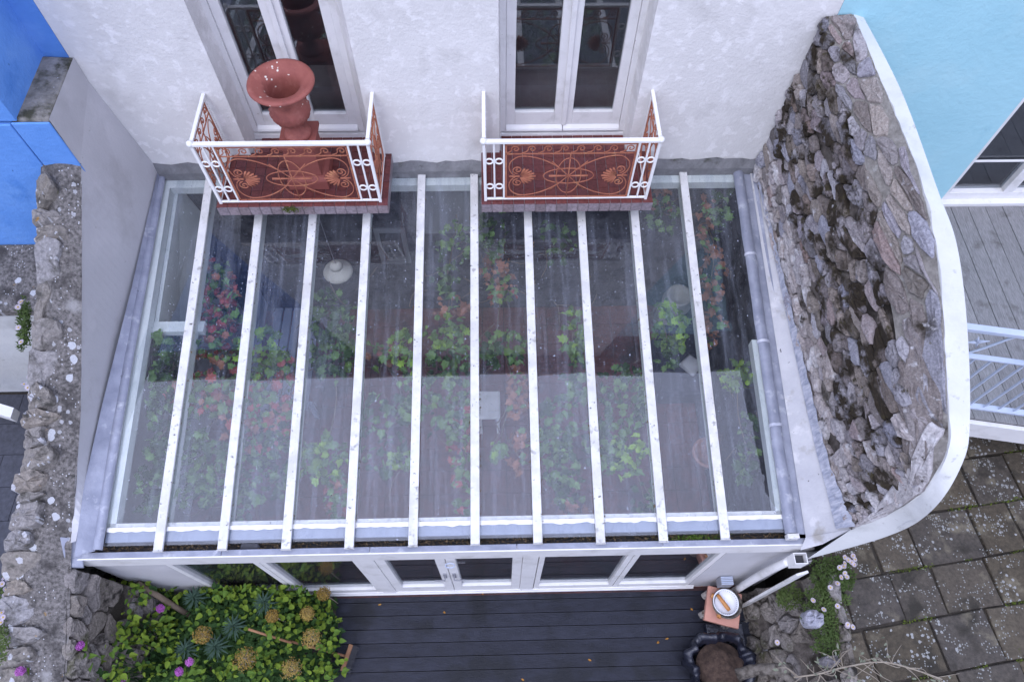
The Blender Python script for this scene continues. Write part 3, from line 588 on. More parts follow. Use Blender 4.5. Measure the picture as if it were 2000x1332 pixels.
# lead-lined gutter and fascia beam along the front
FY = -3.878
ob('gutter', MB().quad((-2.82, -3.78, -1.12), (3.66, -3.78, -1.12), (3.66, -3.865, -1.12), (-2.82, -3.865, -1.12)).quad((-2.82, -3.79, -1.12), (-2.82, -3.79, -.96), (3.66, -3.79, -.96), (3.66, -3.79, -1.12)), 'dark', con)
fb = ob('fascia_beam', MB().box(-2.93, 3.78, FY-.037, -3.862, -1.27, -1.0), 'white', con, bev=.006)
mb = MB()
for k in range(5):
    a = lerp(-2.93, 3.78, k/5); b = lerp(-2.93, 3.78, (k+1)/5)
    ob('lead_cap', MB().box(a+.003, b-.003, FY-.026, -3.853, -.999, -.985+.003*(k % 2)), 'lead', fb, bev=.003)
lt = MB()
for q in range(2600):
    x = rnd.uniform(-2.8, 3.6); c = V((x, rnd.uniform(-3.85, -3.79), -1.07+rnd.uniform(0, .06)+.04*noise.noise(V((x*3, 0, 0))))); r_ = rnd.uniform(.004, .014)
    lt.add([c+V((rnd.uniform(-r_, r_), rnd.uniform(-r_, r_), rnd.uniform(-r_, r_)*.6)) for _ in range(4)], [(0, 1, 2), (0, 2, 3), (0, 3, 1), (1, 3, 2)])
tag(ob('gutter_litter', lt, 'litter'), 'dark leaf litter lying along the front gutter', 'leaf litter', kind='stuff')
mg = MB()
for q in range(500):
    c = V((rnd.gauss(2.72, .14), rnd.uniform(-3.85, -3.80), -1.05+rnd.uniform(0, .05))); r_ = .012
    mg.add([c+V((rnd.uniform(-r_, r_), rnd.uniform(-r_, r_), rnd.uniform(-r_, r_))) for _ in range(3)], [(0, 1, 2)])
tag(ob('gutter_moss', mg, 'leaf_mid'), 'green moss cushion in the gutter near its right end', 'moss', kind='stuff')
tag(ob('broken_slate', MB().hexa([(-1.45, -3.85, -1.04), (-1.25, -3.85, -1.04), (-1.27, -3.80, -1.0), (-1.43, -3.805, -1.0), (-1.44, -3.865, -1.03), (-1.27, -3.87, -1.03), (-1.28, -3.80, -.99), (-1.42, -3.80, -.99)]), 'slate'), 'small broken slate lying in the gutter', 'slate')
# lead flashing, left: flat apron plus roll
def strip(pl_, pr_, n=40, amp=.004, off=0.):
    rows = []
    for k in range(n+1):
        t = k/n; a = V(pl_(t)); b = V(pr_(t)); rows.append([a+V((0, 0, off))] + [lerp(a, b, s)+V((0, 0, off+amp*noise.noise(V((s*3, t*14, off)))*2)) for s in (.25, .5, .75)] + [b+V((0, 0, off))])
    return MB().grid(rows)
def roll(pts, w_, h_):                                         # low rounded lead roll along pts
    return MB().grid([[p+V((w_*a, 0, h_*b*(1+.25*noise.noise(p*4+V((a, 0, 0)))))) for a, b in ((-1, 0), (-.85, .55), (-.45, .92), (0, 1), (.45, .9), (.85, .5), (1, 0))] for p in pts])
LPX = [(308, 338), (258, 560), (200, 790), (164, 950), (146, 1086)]
def poly(pts, f):
    P = [f(*q) for q in pts]
    def g(t):
        s = t*(len(P)-1); i = min(int(s), len(P)-2); return lerp(P[i], P[i+1], s-i)
    return g
lw_ = poly(LPX, lambda x, y: atroof(x, y, .10)); li = lambda t: on(lerp(-2.645, -2.63, t), lerp(-.02, -3.84, t), .012)
fl = ob('lead_flashing', strip(lw_, lambda t: lerp(lw_(t), li(t), .72), off=.004), 'lead', con, smooth=True)
ob('lead_roll', roll([lerp(lw_(t/20), li(t/20), .80)+V((0, 0, .002)) for t in range(21)], .045, .032), 'lead', fl, smooth=True)
ob('lead_edge', strip(lambda t: lerp(lw_(t), li(t), .88), li, off=.006), 'leadwhite', fl, smooth=True)
ob('lead_apron', MB().hexa([(-2.98, -3.97, -1.08), (-2.84, -3.97, -1.08), (-2.84, -3.75, -.93), (-2.98, -3.75, -.86), (-2.98, -3.97, -1.02), (-2.84, -3.97, -1.05), (-2.84, -3.75, -.91), (-2.98, -3.75, -.80)]), 'lead', fl, bev=.012)
# lead roll, right
fr_ = ob('lead_roll', roll([on(3.615+.012*noise.noise(V((t*.5, 1, 1))), lerp(-.01, -3.83, t/24), .012) for t in range(25)], .058, .045), 'lead', con, smooth=True)
ob('lead_tray', MB().grid([[on(3.56, y, .006), on(3.66, y, .008), on(3.74, y, -.01), on(3.80, y, .03)] for y in (-.01, -1, -2, -3, -3.83)]), 'lead', fr_, smooth=True)
ob('roll_end', MB().box(3.56, 3.67, -3.88, -3.835, -.95, -.87), 'rafter', fr_, bev=.006)
for t in (.27, .52, .74): ob('lead_joint', roll([on(3.615, lerp(0, -3.83, t)+.014, .014), on(3.615, lerp(0, -3.83, t)-.014, .014)], .063, .049), 'leadwhite', fr_, smooth=True)

# front: posts, fixed lights, door pair, threshold
zt, zb = -1.27, DECKZ+.005
ob('threshold', MB().box(-1.9, 3.20, FY-.03, FY+.10, zb, zb+.075).hexa([(-1.9, FY-.046, zb), (3.2, FY-.046, zb), (3.2, FY-.031, zb), (-1.9, FY-.031, zb), (-1.9, FY-.046, zb+.03), (3.2, FY-.046, zb+.03), (3.2, FY-.031, zb+.05), (-1.9, FY-.031, zb+.05)]), 'white', con, bev=.004)
fz = zb+.076
def light(name, x0, x1, st, bot):
    f_ = MB().box(x0, x0+st, FY-.02, FY+.05, fz, zt).box(x1-st, x1, FY-.02, FY+.05, fz, zt).box(x0+st, x1-st, FY-.02, FY+.05, fz, fz+bot).box(x0+st, x1-st, FY-.02, FY+.05, zt-.08, zt)
    o = ob(name, f_, 'white', con, bev=.005)
    ob('glass_pane', MB().box(x0+st-.004, x1-st+.004, FY+.012, FY+.018, fz+bot-.004, zt-.076), 'window', o); return o
for x in (-.34, 1.235): ob('post', MB().box(x-.075, x+.075, FY-.028, FY+.06, fz, zt), 'white', con, bev=.004)
for a, b in ((-2.24, -1.36), (-1.35, -.42), (1.32, 2.23), (2.24, 3.12)): light('fixed_window', a, b, .055, .17)
for a, b, hx in ((-.262, .405, .36), (.412, 1.157, .457)):
    o = light('door', a, b, .095, .27)
    hm = MB(); hz = zb+.98
    hm.box(hx-.016, hx+.016, FY-.032, FY-.021, hz-.1, hz+.1); hm.tube([(hx, FY-.03, hz), (hx, FY-.075, hz), (hx+(.11 if hx < .4 else .0)*-1+(.0 if hx < .4 else .11), FY-.075, hz)], .009, 6)
    ob('handle', hm, 'ventgrey', o)
ob('side_wall', MB().box(3.125, 3.95, FY-.018, FY+.09, zb-.05, zt+.001), 'greyrender', con)
ob('side_wall', MB().box(-2.93, -2.245, FY-.016, FY+.09, -3.2, zt+.001), 'greyrender', con)
ob('wire_hook', MB().tube(ring_pts(V((.455, FY-.06, -1.45)), .045, V((1, 0, 0)), V((0, .3, 1)).normalized(), 12), .006, 5, closed=True), 'palemetal', con)
# interior floor tiles
fl_ = ob('conservatory_floor', MB().box(-3.0, 3.9, -3.9, -.002, -3.3, -3.112), 'soil', kind='structure')
ftm = withmat(MB().box(-.148, .148, -.148, .148, 0, .012), 'floor_tile', 'floorin')
for i in range(22):
    for j in range(13): inst('floor_tile', ftm, (-2.9+.303*i+.15, -.16-.303*j+.0, -3.112), fl_)
# ================================================================== rubble wall on the right, swooping down at its front end
RI = [(1668, 35, 4.07), (1720, 160, 4.11), (1790, 330, 4.16), (1825, 470, 4.18), (1842, 620, 4.19), (1850, 800, 4.20), (1852, 880, 4.20)]
RO = [(1690, 40, 4.17), (1762, 180, 4.22), (1832, 370, 4.27), (1870, 480, 4.29), (1890, 640, 4.31), (1895, 820, 4.32), (1880, 905, 4.32)]
ri = [atx(x, y, X) for x, y, X in RI]+[aty(1805, 960, -3.84), aty(1735, 1005, -3.88), aty(1662, 1034, -3.90)]
ro = [atx(x, y, X) for x, y, X in RO]+[aty(1822, 995, -3.97), aty(1735, 1045, -3.985), aty(1578, 1090, -3.99)]
ri[0].y = ro[0].y = -.002
FT = [(1475, 325), (1505, 440), (1527, 530), (1548, 620), (1572, 720), (1598, 830), (1618, 905), (1638, 965), (1650, 1005), (1660, 1033)]
ft = [atroof(x, y, .03+.40*(k/9)**1.3) for k, (x, y) in enumerate(FT)]; ft[0].y = -.002
EP = [(1611, 31, 3.83), (1636, 170, 3.90), (1690, 310, 3.95), (1722, 455, 3.99), (1750, 610, 4.01), (1772, 800, 4.03), (1776, 880, 4.04)]
ed = [atx(*q) for q in EP]; ed[0].y = -.002
for k in range(7, 10): ed.append(lerp(ft[k], ri[k], .6))
U = [0]
for k in range(9): U.append(U[-1]+max(.12, abs(ft[k+1].y-ft[k].y), .75*(ri[k+1]-ri[k]).length))
UM = U[-1]
def sec(u):
    u = min(max(u, 0), UM)
    k = next((i for i in range(9) if u <= U[i+1]), 8); t = (u-U[k])/(U[k+1]-U[k])
    return [lerp(q[k], q[k+1], t) for q in (ft, ed, ri)]
def slen(u): a, b, c = sec(u); return (a-b).length+(b-c).length
def rsurf(u, v):
    a, b, c = sec(u); L1 = (a-b).length; L2 = (b-c).length
    if v <= L1: p = lerp(a, b, v/max(L1, 1e-4))
    else: p = lerp(b, c, min(1.02, (v-L1)/max(L2, 1e-4)))
    return p
def rmap(u, v, h):
    e = .03; du = rsurf(u+e, v)-rsurf(u-e, v); dv = rsurf(u, v+.05)-rsurf(u, max(0, v-.05))
    n = dv.cross(du)
    n = n.normalized() if n.length > 1e-8 else V((-1, 0, 0))
    if n.x > 0 and n.z < 0: n = -n
    return rsurf(u, v)+n*h
rw = empty('rubble_wall', (4.1, -2, -3.1), 'tall rubble stone wall with white rim curving down beside the conservatory', 'stone wall')
rows = []
for k in range(61):
    u = UM*k/60; L = slen(u); L = (sec(u)[0]-sec(u)[1]).length+.02; rows.append([rmap(u, L*q/14, -.006+.014*noise.noise(V((u*7, L*q/2, 0)))) for q in range(15)])
rt = []
for k in range(61):
    u = UM*k/60; a, b, c = sec(u); L1 = (a-b).length; L2 = (b-c).length; rt.append([rmap(u, L1+L2*(q/6-.08), .010+.012*noise.noise(V((u*9, q*1.3, 4)))) for q in range(8)])
ob('mortar_bed', MB().grid(rows), 'rubblecore', rw, smooth=True)
ob('mortar_top', MB().grid(rt), 'mortar', rw, smooth=True)
vmax = max(slen(UM*k/40) for k in range(41))
an = (1.0, 1.9); pts = [q for q in scatter(470, (0, UM, 0, vmax), an, 4)+[(UM*(.86+.14*rnd.random()), 2*rnd.random()) for _ in range(40)] if q[1] < slen(q[0])-.03]
allst = []
for pg in voronoi(pts, (0, UM, 0, vmax), an):
    pg = [(u, min(v, slen(u))) for u, v in pg]
    ar = abs(sum(pg[i][0]*pg[(i+1) % len(pg)][1]-pg[(i+1) % len(pg)][0]*pg[i][1] for i in range(len(pg))))/2
    if ar < .003: continue
    cu = sum(p[0] for p in pg)/len(pg); cv = sum(p[1] for p in pg)/len(pg); a, b, c = sec(cu)
    top = cv > (a-b).length
    if rnd.random() < (.10 if top else .05): continue
    m_ = stone_mb(pg, rmap, rnd.uniform(.026, .042) if top else rnd.uniform(.018, .055), gap=rnd.uniform(.006, .018) if top else rnd.uniform(.004, .012), rough=.06 if top else .22)
    if m_:
        rv_ = cv/max(.1, (a-b).length); allst.append((ar, m_, 'limed' if cv < .6*rnd.random() else ('mossy_stone' if .30 < rv_ < 1.0 and rnd.random() < .62 else ('limed' if cu > UM*.72 and rnd.random() < .35 else 'stone'))))
allst.sort(key=lambda q: -q[0])
for ar, m_, mt_ in allst[:300]: ob('stone', m_, mt_, rw)
for mt_ in ('stone', 'limed', 'mossy_stone'):                  # the smaller stones, past the first 300
    q = MB()
    for ar, m_, k in allst[300:]:
        if k == mt_: q.add(m_.v, m_.f)
    if q.v: ob('small_rubble', q, mt_, rw, kind='stuff')
ri_s = spline(ri, 12); ro_s = spline(ro, 12); rows = []
for a, b in zip(ri_s, ro_s):
    t = len(rows)/len(ri_s); wob = .022*noise.noise(V((a.y*7, a.z*5, 3)))
    mid = (a+b)/2+V((0, 0, .006+.008*noise.noise(V((a.y*5, 1, 1))))); rows.append([a+V((-.012, 0, -.05)), a+V((wob, wob, .012)), mid, b+V((0, 0, -.004)), V((b.x+.004, b.y-.002, b.z-.03)), V((b.x-.02, b.y+.10, min(b.z-.3, -1.4))), V((b.x-.02, b.y+.42, -3.3))])
rm = ob('white_rim', MB().grid([r_[1:4] for r_ in rows]), 'whiterender', rw, smooth=True)
ob('rim_edge', MB().grid([r_[:2] for r_ in rows]), 'whiterender', rm)
ob('outer_render', MB().grid([r_[3:] for r_ in rows]), 'whiterender', rw)
ob('pilaster', MB().hexa([(4.30, -3.55, -2.05), (4.95, -3.55, -2.05), (4.95, -3.3, -2.05), (4.30, -3.3, -2.05), (4.3, -3.55, -1.5), (4.9, -3.52, -1.62), (4.9, -3.3, -1.62), (4.3, -3.3, -1.5)]), 'whiterender', rw, bev=.01)
# painted fillet and dressed lead between roof and rubble
band = ob('painted_fillet', MB().grid([[lerp(on(3.745, lerp(-.01, -3.86, k/30), .012), rsurf(UM*k/30, 0)+V((.02, 0, .01)), s)+V((0, 0, .02*sin(s*pi)*-1)) for s in (0, .25, .5, .75, 1)] for k in range(31)]), 'paintedband', con, smooth=True)
rows = []
for k in range(150):
    u = UM*k/149*.985; a = rmap(u, 0.0, .06); b = rmap(u, .11, .05); w_ = .012*sin(k*.9+2.5*noise.noise(V((k*.13, 0, 0))))*(1+noise.noise(V((k*.4, 5, 0))))
    a = lerp(rsurf(u, 0), on(3.745, lerp(-.01, -3.86, k/149), .012), .30)+V((0, 0, .012))
    rows.append([a, lerp(a, b, .3)+V((-w_, 0, abs(w_)+.01)), lerp(a, b, .65)+V((w_, 0, .014+w_)), b+V((0, 0, w_))])
e0 = on(3.745, -3.86, .012); e1 = rsurf(UM, 0)+V((.02, 0, .01))
ob('fillet_end', MB().grid([[e0, lerp(e0, e1, .5), e1], [V((3.70, -3.96, -1.0)), (ri[-1]+ro[-1])/2+V((-.06, 0, .02)), ri[-1]+V((0, 0, .02))]]), 'paintedband', band)
ob('dressed_lead', MB().grid(rows), 'leadwhite', band, smooth=True)

# ================================================================== left boundary wall: grey render face, sloping lichened coping
CR = [(160, 316, -2.795), (160, 460, -2.80), (160, 600, -2.81), (158, 800, -2.83), (148, 960, -2.87), (140, 1060, -2.90), (138, 1150, -2.96), (134, 1250, -3.02), (128, 1360, -3.06), (120, 1500, -3.08)]
CW = [.36, .38, .40, .44, .50, .55, .58, .60, .62, .62]
cr = [atx(*q) for q in CR]; cr[0].y = -.775
lwall = empty('boundary_wall', (-3, -2.5, -3.3), 'old boundary wall with grey rendered side and lichen-covered sloping stone coping', 'wall')
def cpt(u, v, h=0):                                           # u 0..9 along, v 0 (right edge)..1 (left edge)
    u = min(max(u, 0), 8.999); k = int(u); t = u-k; p = lerp(cr[k], cr[k+1], t); wd = lerp(CW[k], CW[k+1], t)
    return p+V((-wd*v, 0, .07*sin(v*pi)*.6+h))
rows = []
for k in range(91):
    u = k*.1; rows.append([cpt(u, q/10, .012*noise.noise(V((u*4, q*.6, 0)))) for q in range(11)])
ob('coping', MB().grid(rows), 'coping', lwall, smooth=True)
mb = MB(); prev = None                                         # grey rendered face down to the floor
fx = poly(LPX, lambda x, y: atroof(x, y, .10))
rows = []
for k in range(41):
    t = k/40; y = lerp(-.78, cr[5].y, t)
    u = min(5, max(0, next((i for i in range(9) if cr[i].y >= y >= cr[i+1].y), 8)+0)); i = int(u); s = (y-cr[i].y)/(cr[i+1].y-cr[i].y); top = lerp(cr[i], cr[i+1], s)
    tt = min(1, max(0, -y/3.9)); ft_ = fx(tt)
    rows.append([V((top.x-.01, y, top.z+.002)), V((top.x-.01, y, top.z)), V((ft_.x-.004, y, ft_.z+.02)), V((ft_.x-.012, y, -3.3))])
a0, a1 = fx(.2), fx(0); rows.insert(0, [V((-2.80, -.77, 1.25)), V((-2.805, -.77, cr[0].z)), V((a0.x-.004, -.77, a0.z+.02)), V((a0.x-.012, -.77, -3.3))]); rows.insert(0, [V((-2.80, -.003, 1.25)), V((-2.805, -.003, cr[0].z+.25)), V((a1.x-.004, -.003, a1.z+.02)), V((a1.x-.012, -.003, -3.3))])
ob('render_face', MB().grid(rows), 'greyrender', lwall)
ob('upper_ledge', MB().hexa([(-3.12, -.775, .6), (-2.83, -.775, .6), (-2.83, -.003, .6), (-3.12, -.003, .6), (-3.12, -.775, 1.27), (-2.802, -.775, 1.252), (-2.802, -.003, 1.252), (-3.12, -.003, 1.27)]), 'mossy', lwall, bev=.02)
mb = MB()
for k in range(9):
    p, q = cr[k], cr[k+1]; mb.quad((p.x-CW[k], p.y, p.z), (q.x-CW[k+1], q.y, q.z), (q.x-CW[k+1]-.03, q.y, -3.4), (p.x-CW[k]-.03, p.y, -3.4))
ob('back_face', mb, 'mossy', lwall)
u = .25                                                        # edge stones sitting along the outer side
while u < 8.6:
    L = rnd.uniform(.18, .55)*(1 if u < 5 else 1.15); wv = rnd.uniform(.34, .60)
    j_ = [rnd.uniform(-.14, .14) for _ in range(8)]; pg = [(u+.3*j_[0], 1-wv+j_[1]), (u+L*(.35+j_[2]), 1-wv-.10+j_[3]), (u+L*(.75+.5*j_[4]), 1-wv+j_[5]), (u+L*(1+.6*j_[6]), 1-wv*.5+j_[7]*.4), (u+L, 1.03), (u+L*.5, 1.03+.5*j_[0]), (u, 1.02)]
    sc_ = lambda a, b, h: cpt(a, b, h)
    m_ = stone_mb(pg, sc_, rnd.uniform(.02, .09), gap=.006, rough=.35)
    if m_: ob('edge_stone', m_, 'copstone', lwall)
    u += L
# rubble face of the same wall in front of the conservatory
def lface(u, v, h):                                            # u along y (0..1.9), v down 0..1
    y = -3.97-u; i = next((i for i in range(9) if cr[i].y >= y >= cr[i+1].y), 8); s = (y-cr[i].y)/(cr[i+1].y-cr[i].y); t = lerp(cr[i], cr[i+1], s)
    return V((t.x-.02+v*.22+h, y, lerp(t.z+.01, -2.85, v)))
ob('rubble_core', MB().grid([[lface(k*.1, q/8, .02*noise.noise(V((k*.5, q, 0)))) for q in range(9)] for k in range(20)]), 'rubblecore', lwall, smooth=True)
for pg in voronoi(scatter(75, (0, 1.9, 0, 1), (1, 1.6), 4), (0, 1.9, 0, 1), (1, 1.6)):
    m_ = stone_mb(pg, lface, rnd.uniform(.02, .08), gap=.012, rough=.3)
    if m_ and rnd.random() < .9: ob('stone', m_, 'bankstone', lwall)

# ================================================================== blue house on the left
bh = empty('blue_house', (-5, -.3, -1), 'bright blue painted neighbouring house at the top left', 'house')
ob('upper_wall', MB().box(-9, -3.06, -.79, 3, 1.255, 6).box(-9, -2.845, .002, 3, 1.2, 6), 'blue', bh)
ob('lower_wall', MB().hexa([(-9, -.80, -.9), (-3.13, -.80, -.9), (-3.13, -.3, -.9), (-9, -.3, -.9), (-9, -.86, 1.23), (-3.13, -.80, 1.22), (-3.13, -.3, 1.22), (-9, -.3, 1.23)]).box(-3.12, -2.798, -.80, -.778, .3, 1.235), 'blue', bh, bev=.01)
lt_ = empty('lean_to', (-4.6, -1.1, -2.6), 'low white outhouse with lichened grey roof beyond the boundary wall', 'outhouse')
ob('roof', MB().hexa([(-7, -1.50, -.72), (-3.2, -1.50, -.72), (-3.2, -.805, -.52), (-7, -.805, -.52), (-7, -1.50, -.62), (-3.2, -1.50, -.62), (-3.2, -.805, -.42), (-7, -.805, -.42)]), 'coping', lt_, bev=.015)
ob('wall', MB().box(-7, -3.25, -1.46, -.81, -2.6, -.725), 'whiterender', lt_)
ob('beam', MB().hexa([(-5.6, -1.85, -1.72), (-4.35, -2.25, -1.72), (-4.35, -2.13, -1.72), (-5.6, -1.73, -1.72), (-5.6, -1.85, -1.6), (-4.35, -2.25, -1.6), (-4.35, -2.13, -1.6), (-5.6, -1.73, -1.6)]), 'white', lt_)
yard = ob('slate_yard', MB().box(-9, -3.4, -7, -1.47, -2.75, -2.61), 'soil', kind='structure')
stm = withmat(MB().box(-.297, .297, -.197, .197, 0, .02), 'slate_slab', 'slate')
for i in range(3):
    for j in range(12): inst('slate_slab', stm, (-4.1-.6*i-(.3 if j % 2 else 0), -1.7-.4*j, -2.61), yard, rot=(0, 0, .0))

# ================================================================== turquoise house and grey terrace on the right
ch = empty('turquoise_house', (7, .3, -1), 'pale turquoise rendered house wall with dark glazed door', 'house')
dxl = 6.17; d0 = -.9; dtp = 1.4
mb = MB().quad((HX1, -.003, -3.3), (dxl, -.003, -3.3), (dxl, -.003, 9), (HX1, -.003, 9)).quad((dxl, -.003, dtp), (9, -.003, dtp), (9, -.003, 9), (dxl, -.003, 9)).quad((dxl, -.003, d0), (dxl, .18, d0), (dxl, .18, dtp), (dxl, -.003, dtp))
ob('wall', mb, 'cyan', ch)
dd = ob('glazed_door', MB().box(dxl+.002, 9, .02, .12, d0, d0+.15).box(dxl+.002, dxl+.06, .02, .12, d0+.15, dtp).box(6.86, 6.98, .021, .121, d0+.15, dtp).box(dxl+.06, 6.86, .05, .07, d0+.62, d0+.645), 'white', ch, bev=.005)
ob('glass_pane', MB().box(dxl+.055, 6.865, .085, .09, d0+.145, dtp).box(6.975, 9, .085, .09, d0+.145, dtp), 'window', dd)
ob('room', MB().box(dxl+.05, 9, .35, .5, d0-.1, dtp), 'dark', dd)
ob('step', MB().box(dxl-.1, 9, -.06, .02, d0-.1, d0+.045), 'white', dd, bev=.005)
ta = atz(1890, 815, -.9); tb = atz(2000, 830, -.9); tdir = (tb-ta).normalized()
def tl(s, z, o=0.): p = ta+tdir*s; return V((p.x, p.y+o, z))
ter = ob('terrace', MB().hexa([tl(-1.5, -1.3), tl(4, -1.3), (9, -.07, -1.3), (4.2, -.07, -1.3), tl(-1.5, -.925), tl(4, -.925), (9, -.07, -.925), (4.2, -.07, -.925)]), 'dark', kind='structure')
x = 4.25
while x < 8.6:
    wd = .205; s0 = (x-ta.x)/tdir.x; s1 = (x+wd-.008-ta.x)/tdir.x; a = tl(s0, -.924); b = tl(s1, -.924); z1 = -.899+rnd.uniform(-.002, .002)
    ob('plank', MB().hexa([a, b, (x+wd-.008, -.065, -.924), (x, -.065, -.924), V((a.x, a.y, z1)), V((b.x, b.y, z1)), (x+wd-.008, -.065, z1), (x, -.065, z1)]), 'greywood', ter); x += wd
ob('terrace_fascia', MB().hexa([tl(-1.5, -1.22, -.05), tl(4, -1.22, -.05), tl(4, -1.22, -.004), tl(-1.5, -1.22, -.004), tl(-1.5, -.93, -.05), tl(4, -.93, -.05), tl(4, -.93, -.004), tl(-1.5, -.93, -.004)]), 'white', ter)
def onrail(x, y, o=.03):                                      # pixel on the vertical plane of the terrace front
    n = V((-tdir.y, tdir.x, 0)); p0 = tl(0, 0, o); d = ray(x, y); return CAM+d*((p0-CAM).dot(n)/d.dot(n))
zr1, zr2, zr3 = onrail(1892, 640).z, onrail(1892, 695).z, onrail(1892, 792).z
rr_ = empty('terrace_railing', tl(.5, -.9, .03), 'pale blue metal railing along the front of the grey timber terrace', 'railing')
for zz, h_, w_, nm in ((zr1, .045, .06, 'top_rail'), (zr2, .02, .05, 'middle_rail'), (zr3, .03, .06, 'bottom_rail')):
    ob(nm, MB().bar(tl(-1.4, zz, .03), tl(4, zz, .03), w_, h_), 'palemetal', rr_, bev=.004)
for k in range(38):
    s = -1.35+.14*k; ob('baluster', MB().bar(tl(s, zr3, .03), tl(s, zr2, .03), .016, .016, up=V((1, 0, 0))), 'palemetal', rr_)
for k in range(9):
    s = -1.2+.56*k; hh_ = zr1-zr2; mb = MB()
    for sg in (-1, 1): mb.tube([tl(s+q.x*sg, zr2+q.y, .03) for q in spline([(0, 0, 0), (.10, hh_*.35, 0), (.20, hh_*.8, 0), (.27, hh_, 0)], 5)], .011, 5)
    c0 = tl(s, zr2+hh_*.55, .03)
    for a_ in range(4): mb.tube([c0, c0+tdir*(.09*cos(a_*pi/2+.4))+V((0, 0, .09*sin(a_*pi/2+.4)))], [.02, .003], 5)
    ob('scroll', mb, 'palemetal', rr_, smooth=True)
for s in (-1.38, 2.2): ob('post', MB().bar(tl(s, -.9, .03), tl(s, zr1, .03), .05, .05, up=V((1, 0, 0))), 'palemetal', rr_)

# ================================================================== flagstone patio, lower right
PZ = -2.0
pat = ob('patio', MB().quad((4.25, -7, PZ-.03), (9, -7, PZ-.03), (9, -1.5, PZ-.03), (4.25, -1.5, PZ-.03)).quad((4.25, -7, PZ-.03), (4.25, -1.5, PZ-.03), (4.25, -1.5, -3.6), (4.25, -7, -3.6)), 'soil', kind='structure')
p0 = atz(1660, 1131, PZ); pe = (atz(1995, 1076, PZ)-p0).normalized(); pn = V((-pe.y, pe.x, 0))
def flag(a0, a1, b0, b1):
    c = [(a0, b0), (a1, b0), (a1, b1), (a0, b1)]; P = []
    for (a, b) in c: q = p0+pe*(a+rnd.uniform(-.012, .012))+pn*(b+rnd.uniform(-.012, .012)); P.append(q)
    if max(q.x for q in P) < 4.45 or min(q.x for q in P) > 8.6: return
    mb = MB(); cc = sum(P, V())/4; vs = []; tz = PZ+rnd.uniform(-.004, .008)
    for s, z in ((1., -.06), (1., -.008), (.965, 0.)):
        for k in range(4):
            for t in (0, .33, .66):
                q = lerp(P[k], P[(k+1) % 4], t); j = .007*noise.noise(q*9)*2; q = cc+(q-cc)*(s+j); q.x = max(q.x, 4.27); vs.append(V((q.x, q.y, tz+z+(.004*noise.noise(q*5) if z == 0 else 0))))
    fs = [(i*12+k, i*12+(k+1) % 12, i*12+12+(k+1) % 12, i*12+12+k) for i in range(2) for k in range(12)]+[tuple(range(24, 36))]
    ob('flagstone', mb.add(vs, fs), 'flag', pat)
rowb = [(-2.6, -2.05), (-2.05, -1.52), (-1.52, -.99), (-.99, -.48), (-.48, 0), (0, .53), (.53, 1.05), (1.05, 1.6)]
for i, (b0, b1) in enumerate(rowb):
    a = -.6-.17*i % .5
    while a < 4.2:
        wd = rnd.choice((.46, .60, .66, .54, .72)); flag(a+.012, a+wd-.012, b0+.012, b1-.012); a += wd
mo = MB()                                                      # moss and weeds in the joints
for k in range(9000):
    b = rnd.choice([q[0] for q in rowb]); a = rnd.uniform(-.4, 3.4)
    if noise.noise(V((a*2.2, b*3, 4))) < -.02: continue
    q = p0+pe*(a)+pn*(b+rnd.gauss(0, .011)); c = V((q.x, q.y, PZ-.02+rnd.uniform(0, .022))); r_ = rnd.uniform(.006, .018)
    if c.x > 4.3: mo.add([c+V((rnd.uniform(-r_, r_), rnd.uniform(-r_, r_), rnd.uniform(0, r_))) for _ in range(3)], [(0, 1, 2)])
tag(ob('joint_moss', mo, 'moss'), 'green moss growing in the joints of the patio flagstones', 'moss', kind='stuff')
# rough stone bank between deck and patio
bank = empty('retaining_wall', (4, -5, -3.2), 'rough stone retaining bank between the dark deck and the patio', 'retaining wall')
def bmap(u, v, h):
    y = -3.99-u; foot = V((3.73+.05*u+.05*noise.noise(V((y*2, 0, 0))), y, DECKZ-.05)); top = V((4.36+.06*noise.noise(V((y*3, 1, 0)))-.1*max(0, u-.7), y, PZ+.03))
    p = lerp(foot, top, v); bul = .07*noise.noise(V((y*3, v*4, 2))); return p+V((-(h+bul)*.85, 0, (h+bul)*.5))
ob('bank_core', MB().grid([[bmap(k*.07, q/12, .04*noise.noise(V((k*.7, q*.8, 0)))) for q in range(13)] for k in range(40)]), 'rubblecore', bank, smooth=True)
for pg in voronoi(scatter(85, (0, 2.4, 0, 1.05), (1, 1.3), 12), (0, 2.4, 0, 1.05), (1, 1.3)):
    m_ = stone_mb(pg, bmap, rnd.uniform(.02, .075), gap=.014, rough=.25)
    if m_ and rnd.random() < .85: ob('stone', m_, 'bankstone', bank)
for x, y, s, lab in ((1590, 1210, .15, 'pale loose rock among daisies on the stone bank'), (1622, 1292, .11, 'flat grey loose rock low on the bank near twigs'), (1570, 1095, .10, 'pale loose rock under the white wall end')):
    c = atz(x, y, PZ+.06); pg = [(s*cos(t)*rnd.uniform(.75, 1.1), s*.75*sin(t)*rnd.uniform(.75, 1.1)) for t in (0, .9, 1.9, 2.9, 3.9, 5.1)]
    tag(ob('loose_rock', stone_mb(pg, lambda a, b, h, c=c: c+V((a, b, h-.05)), .1, rough=.5), 'stone'), lab, 'rock')
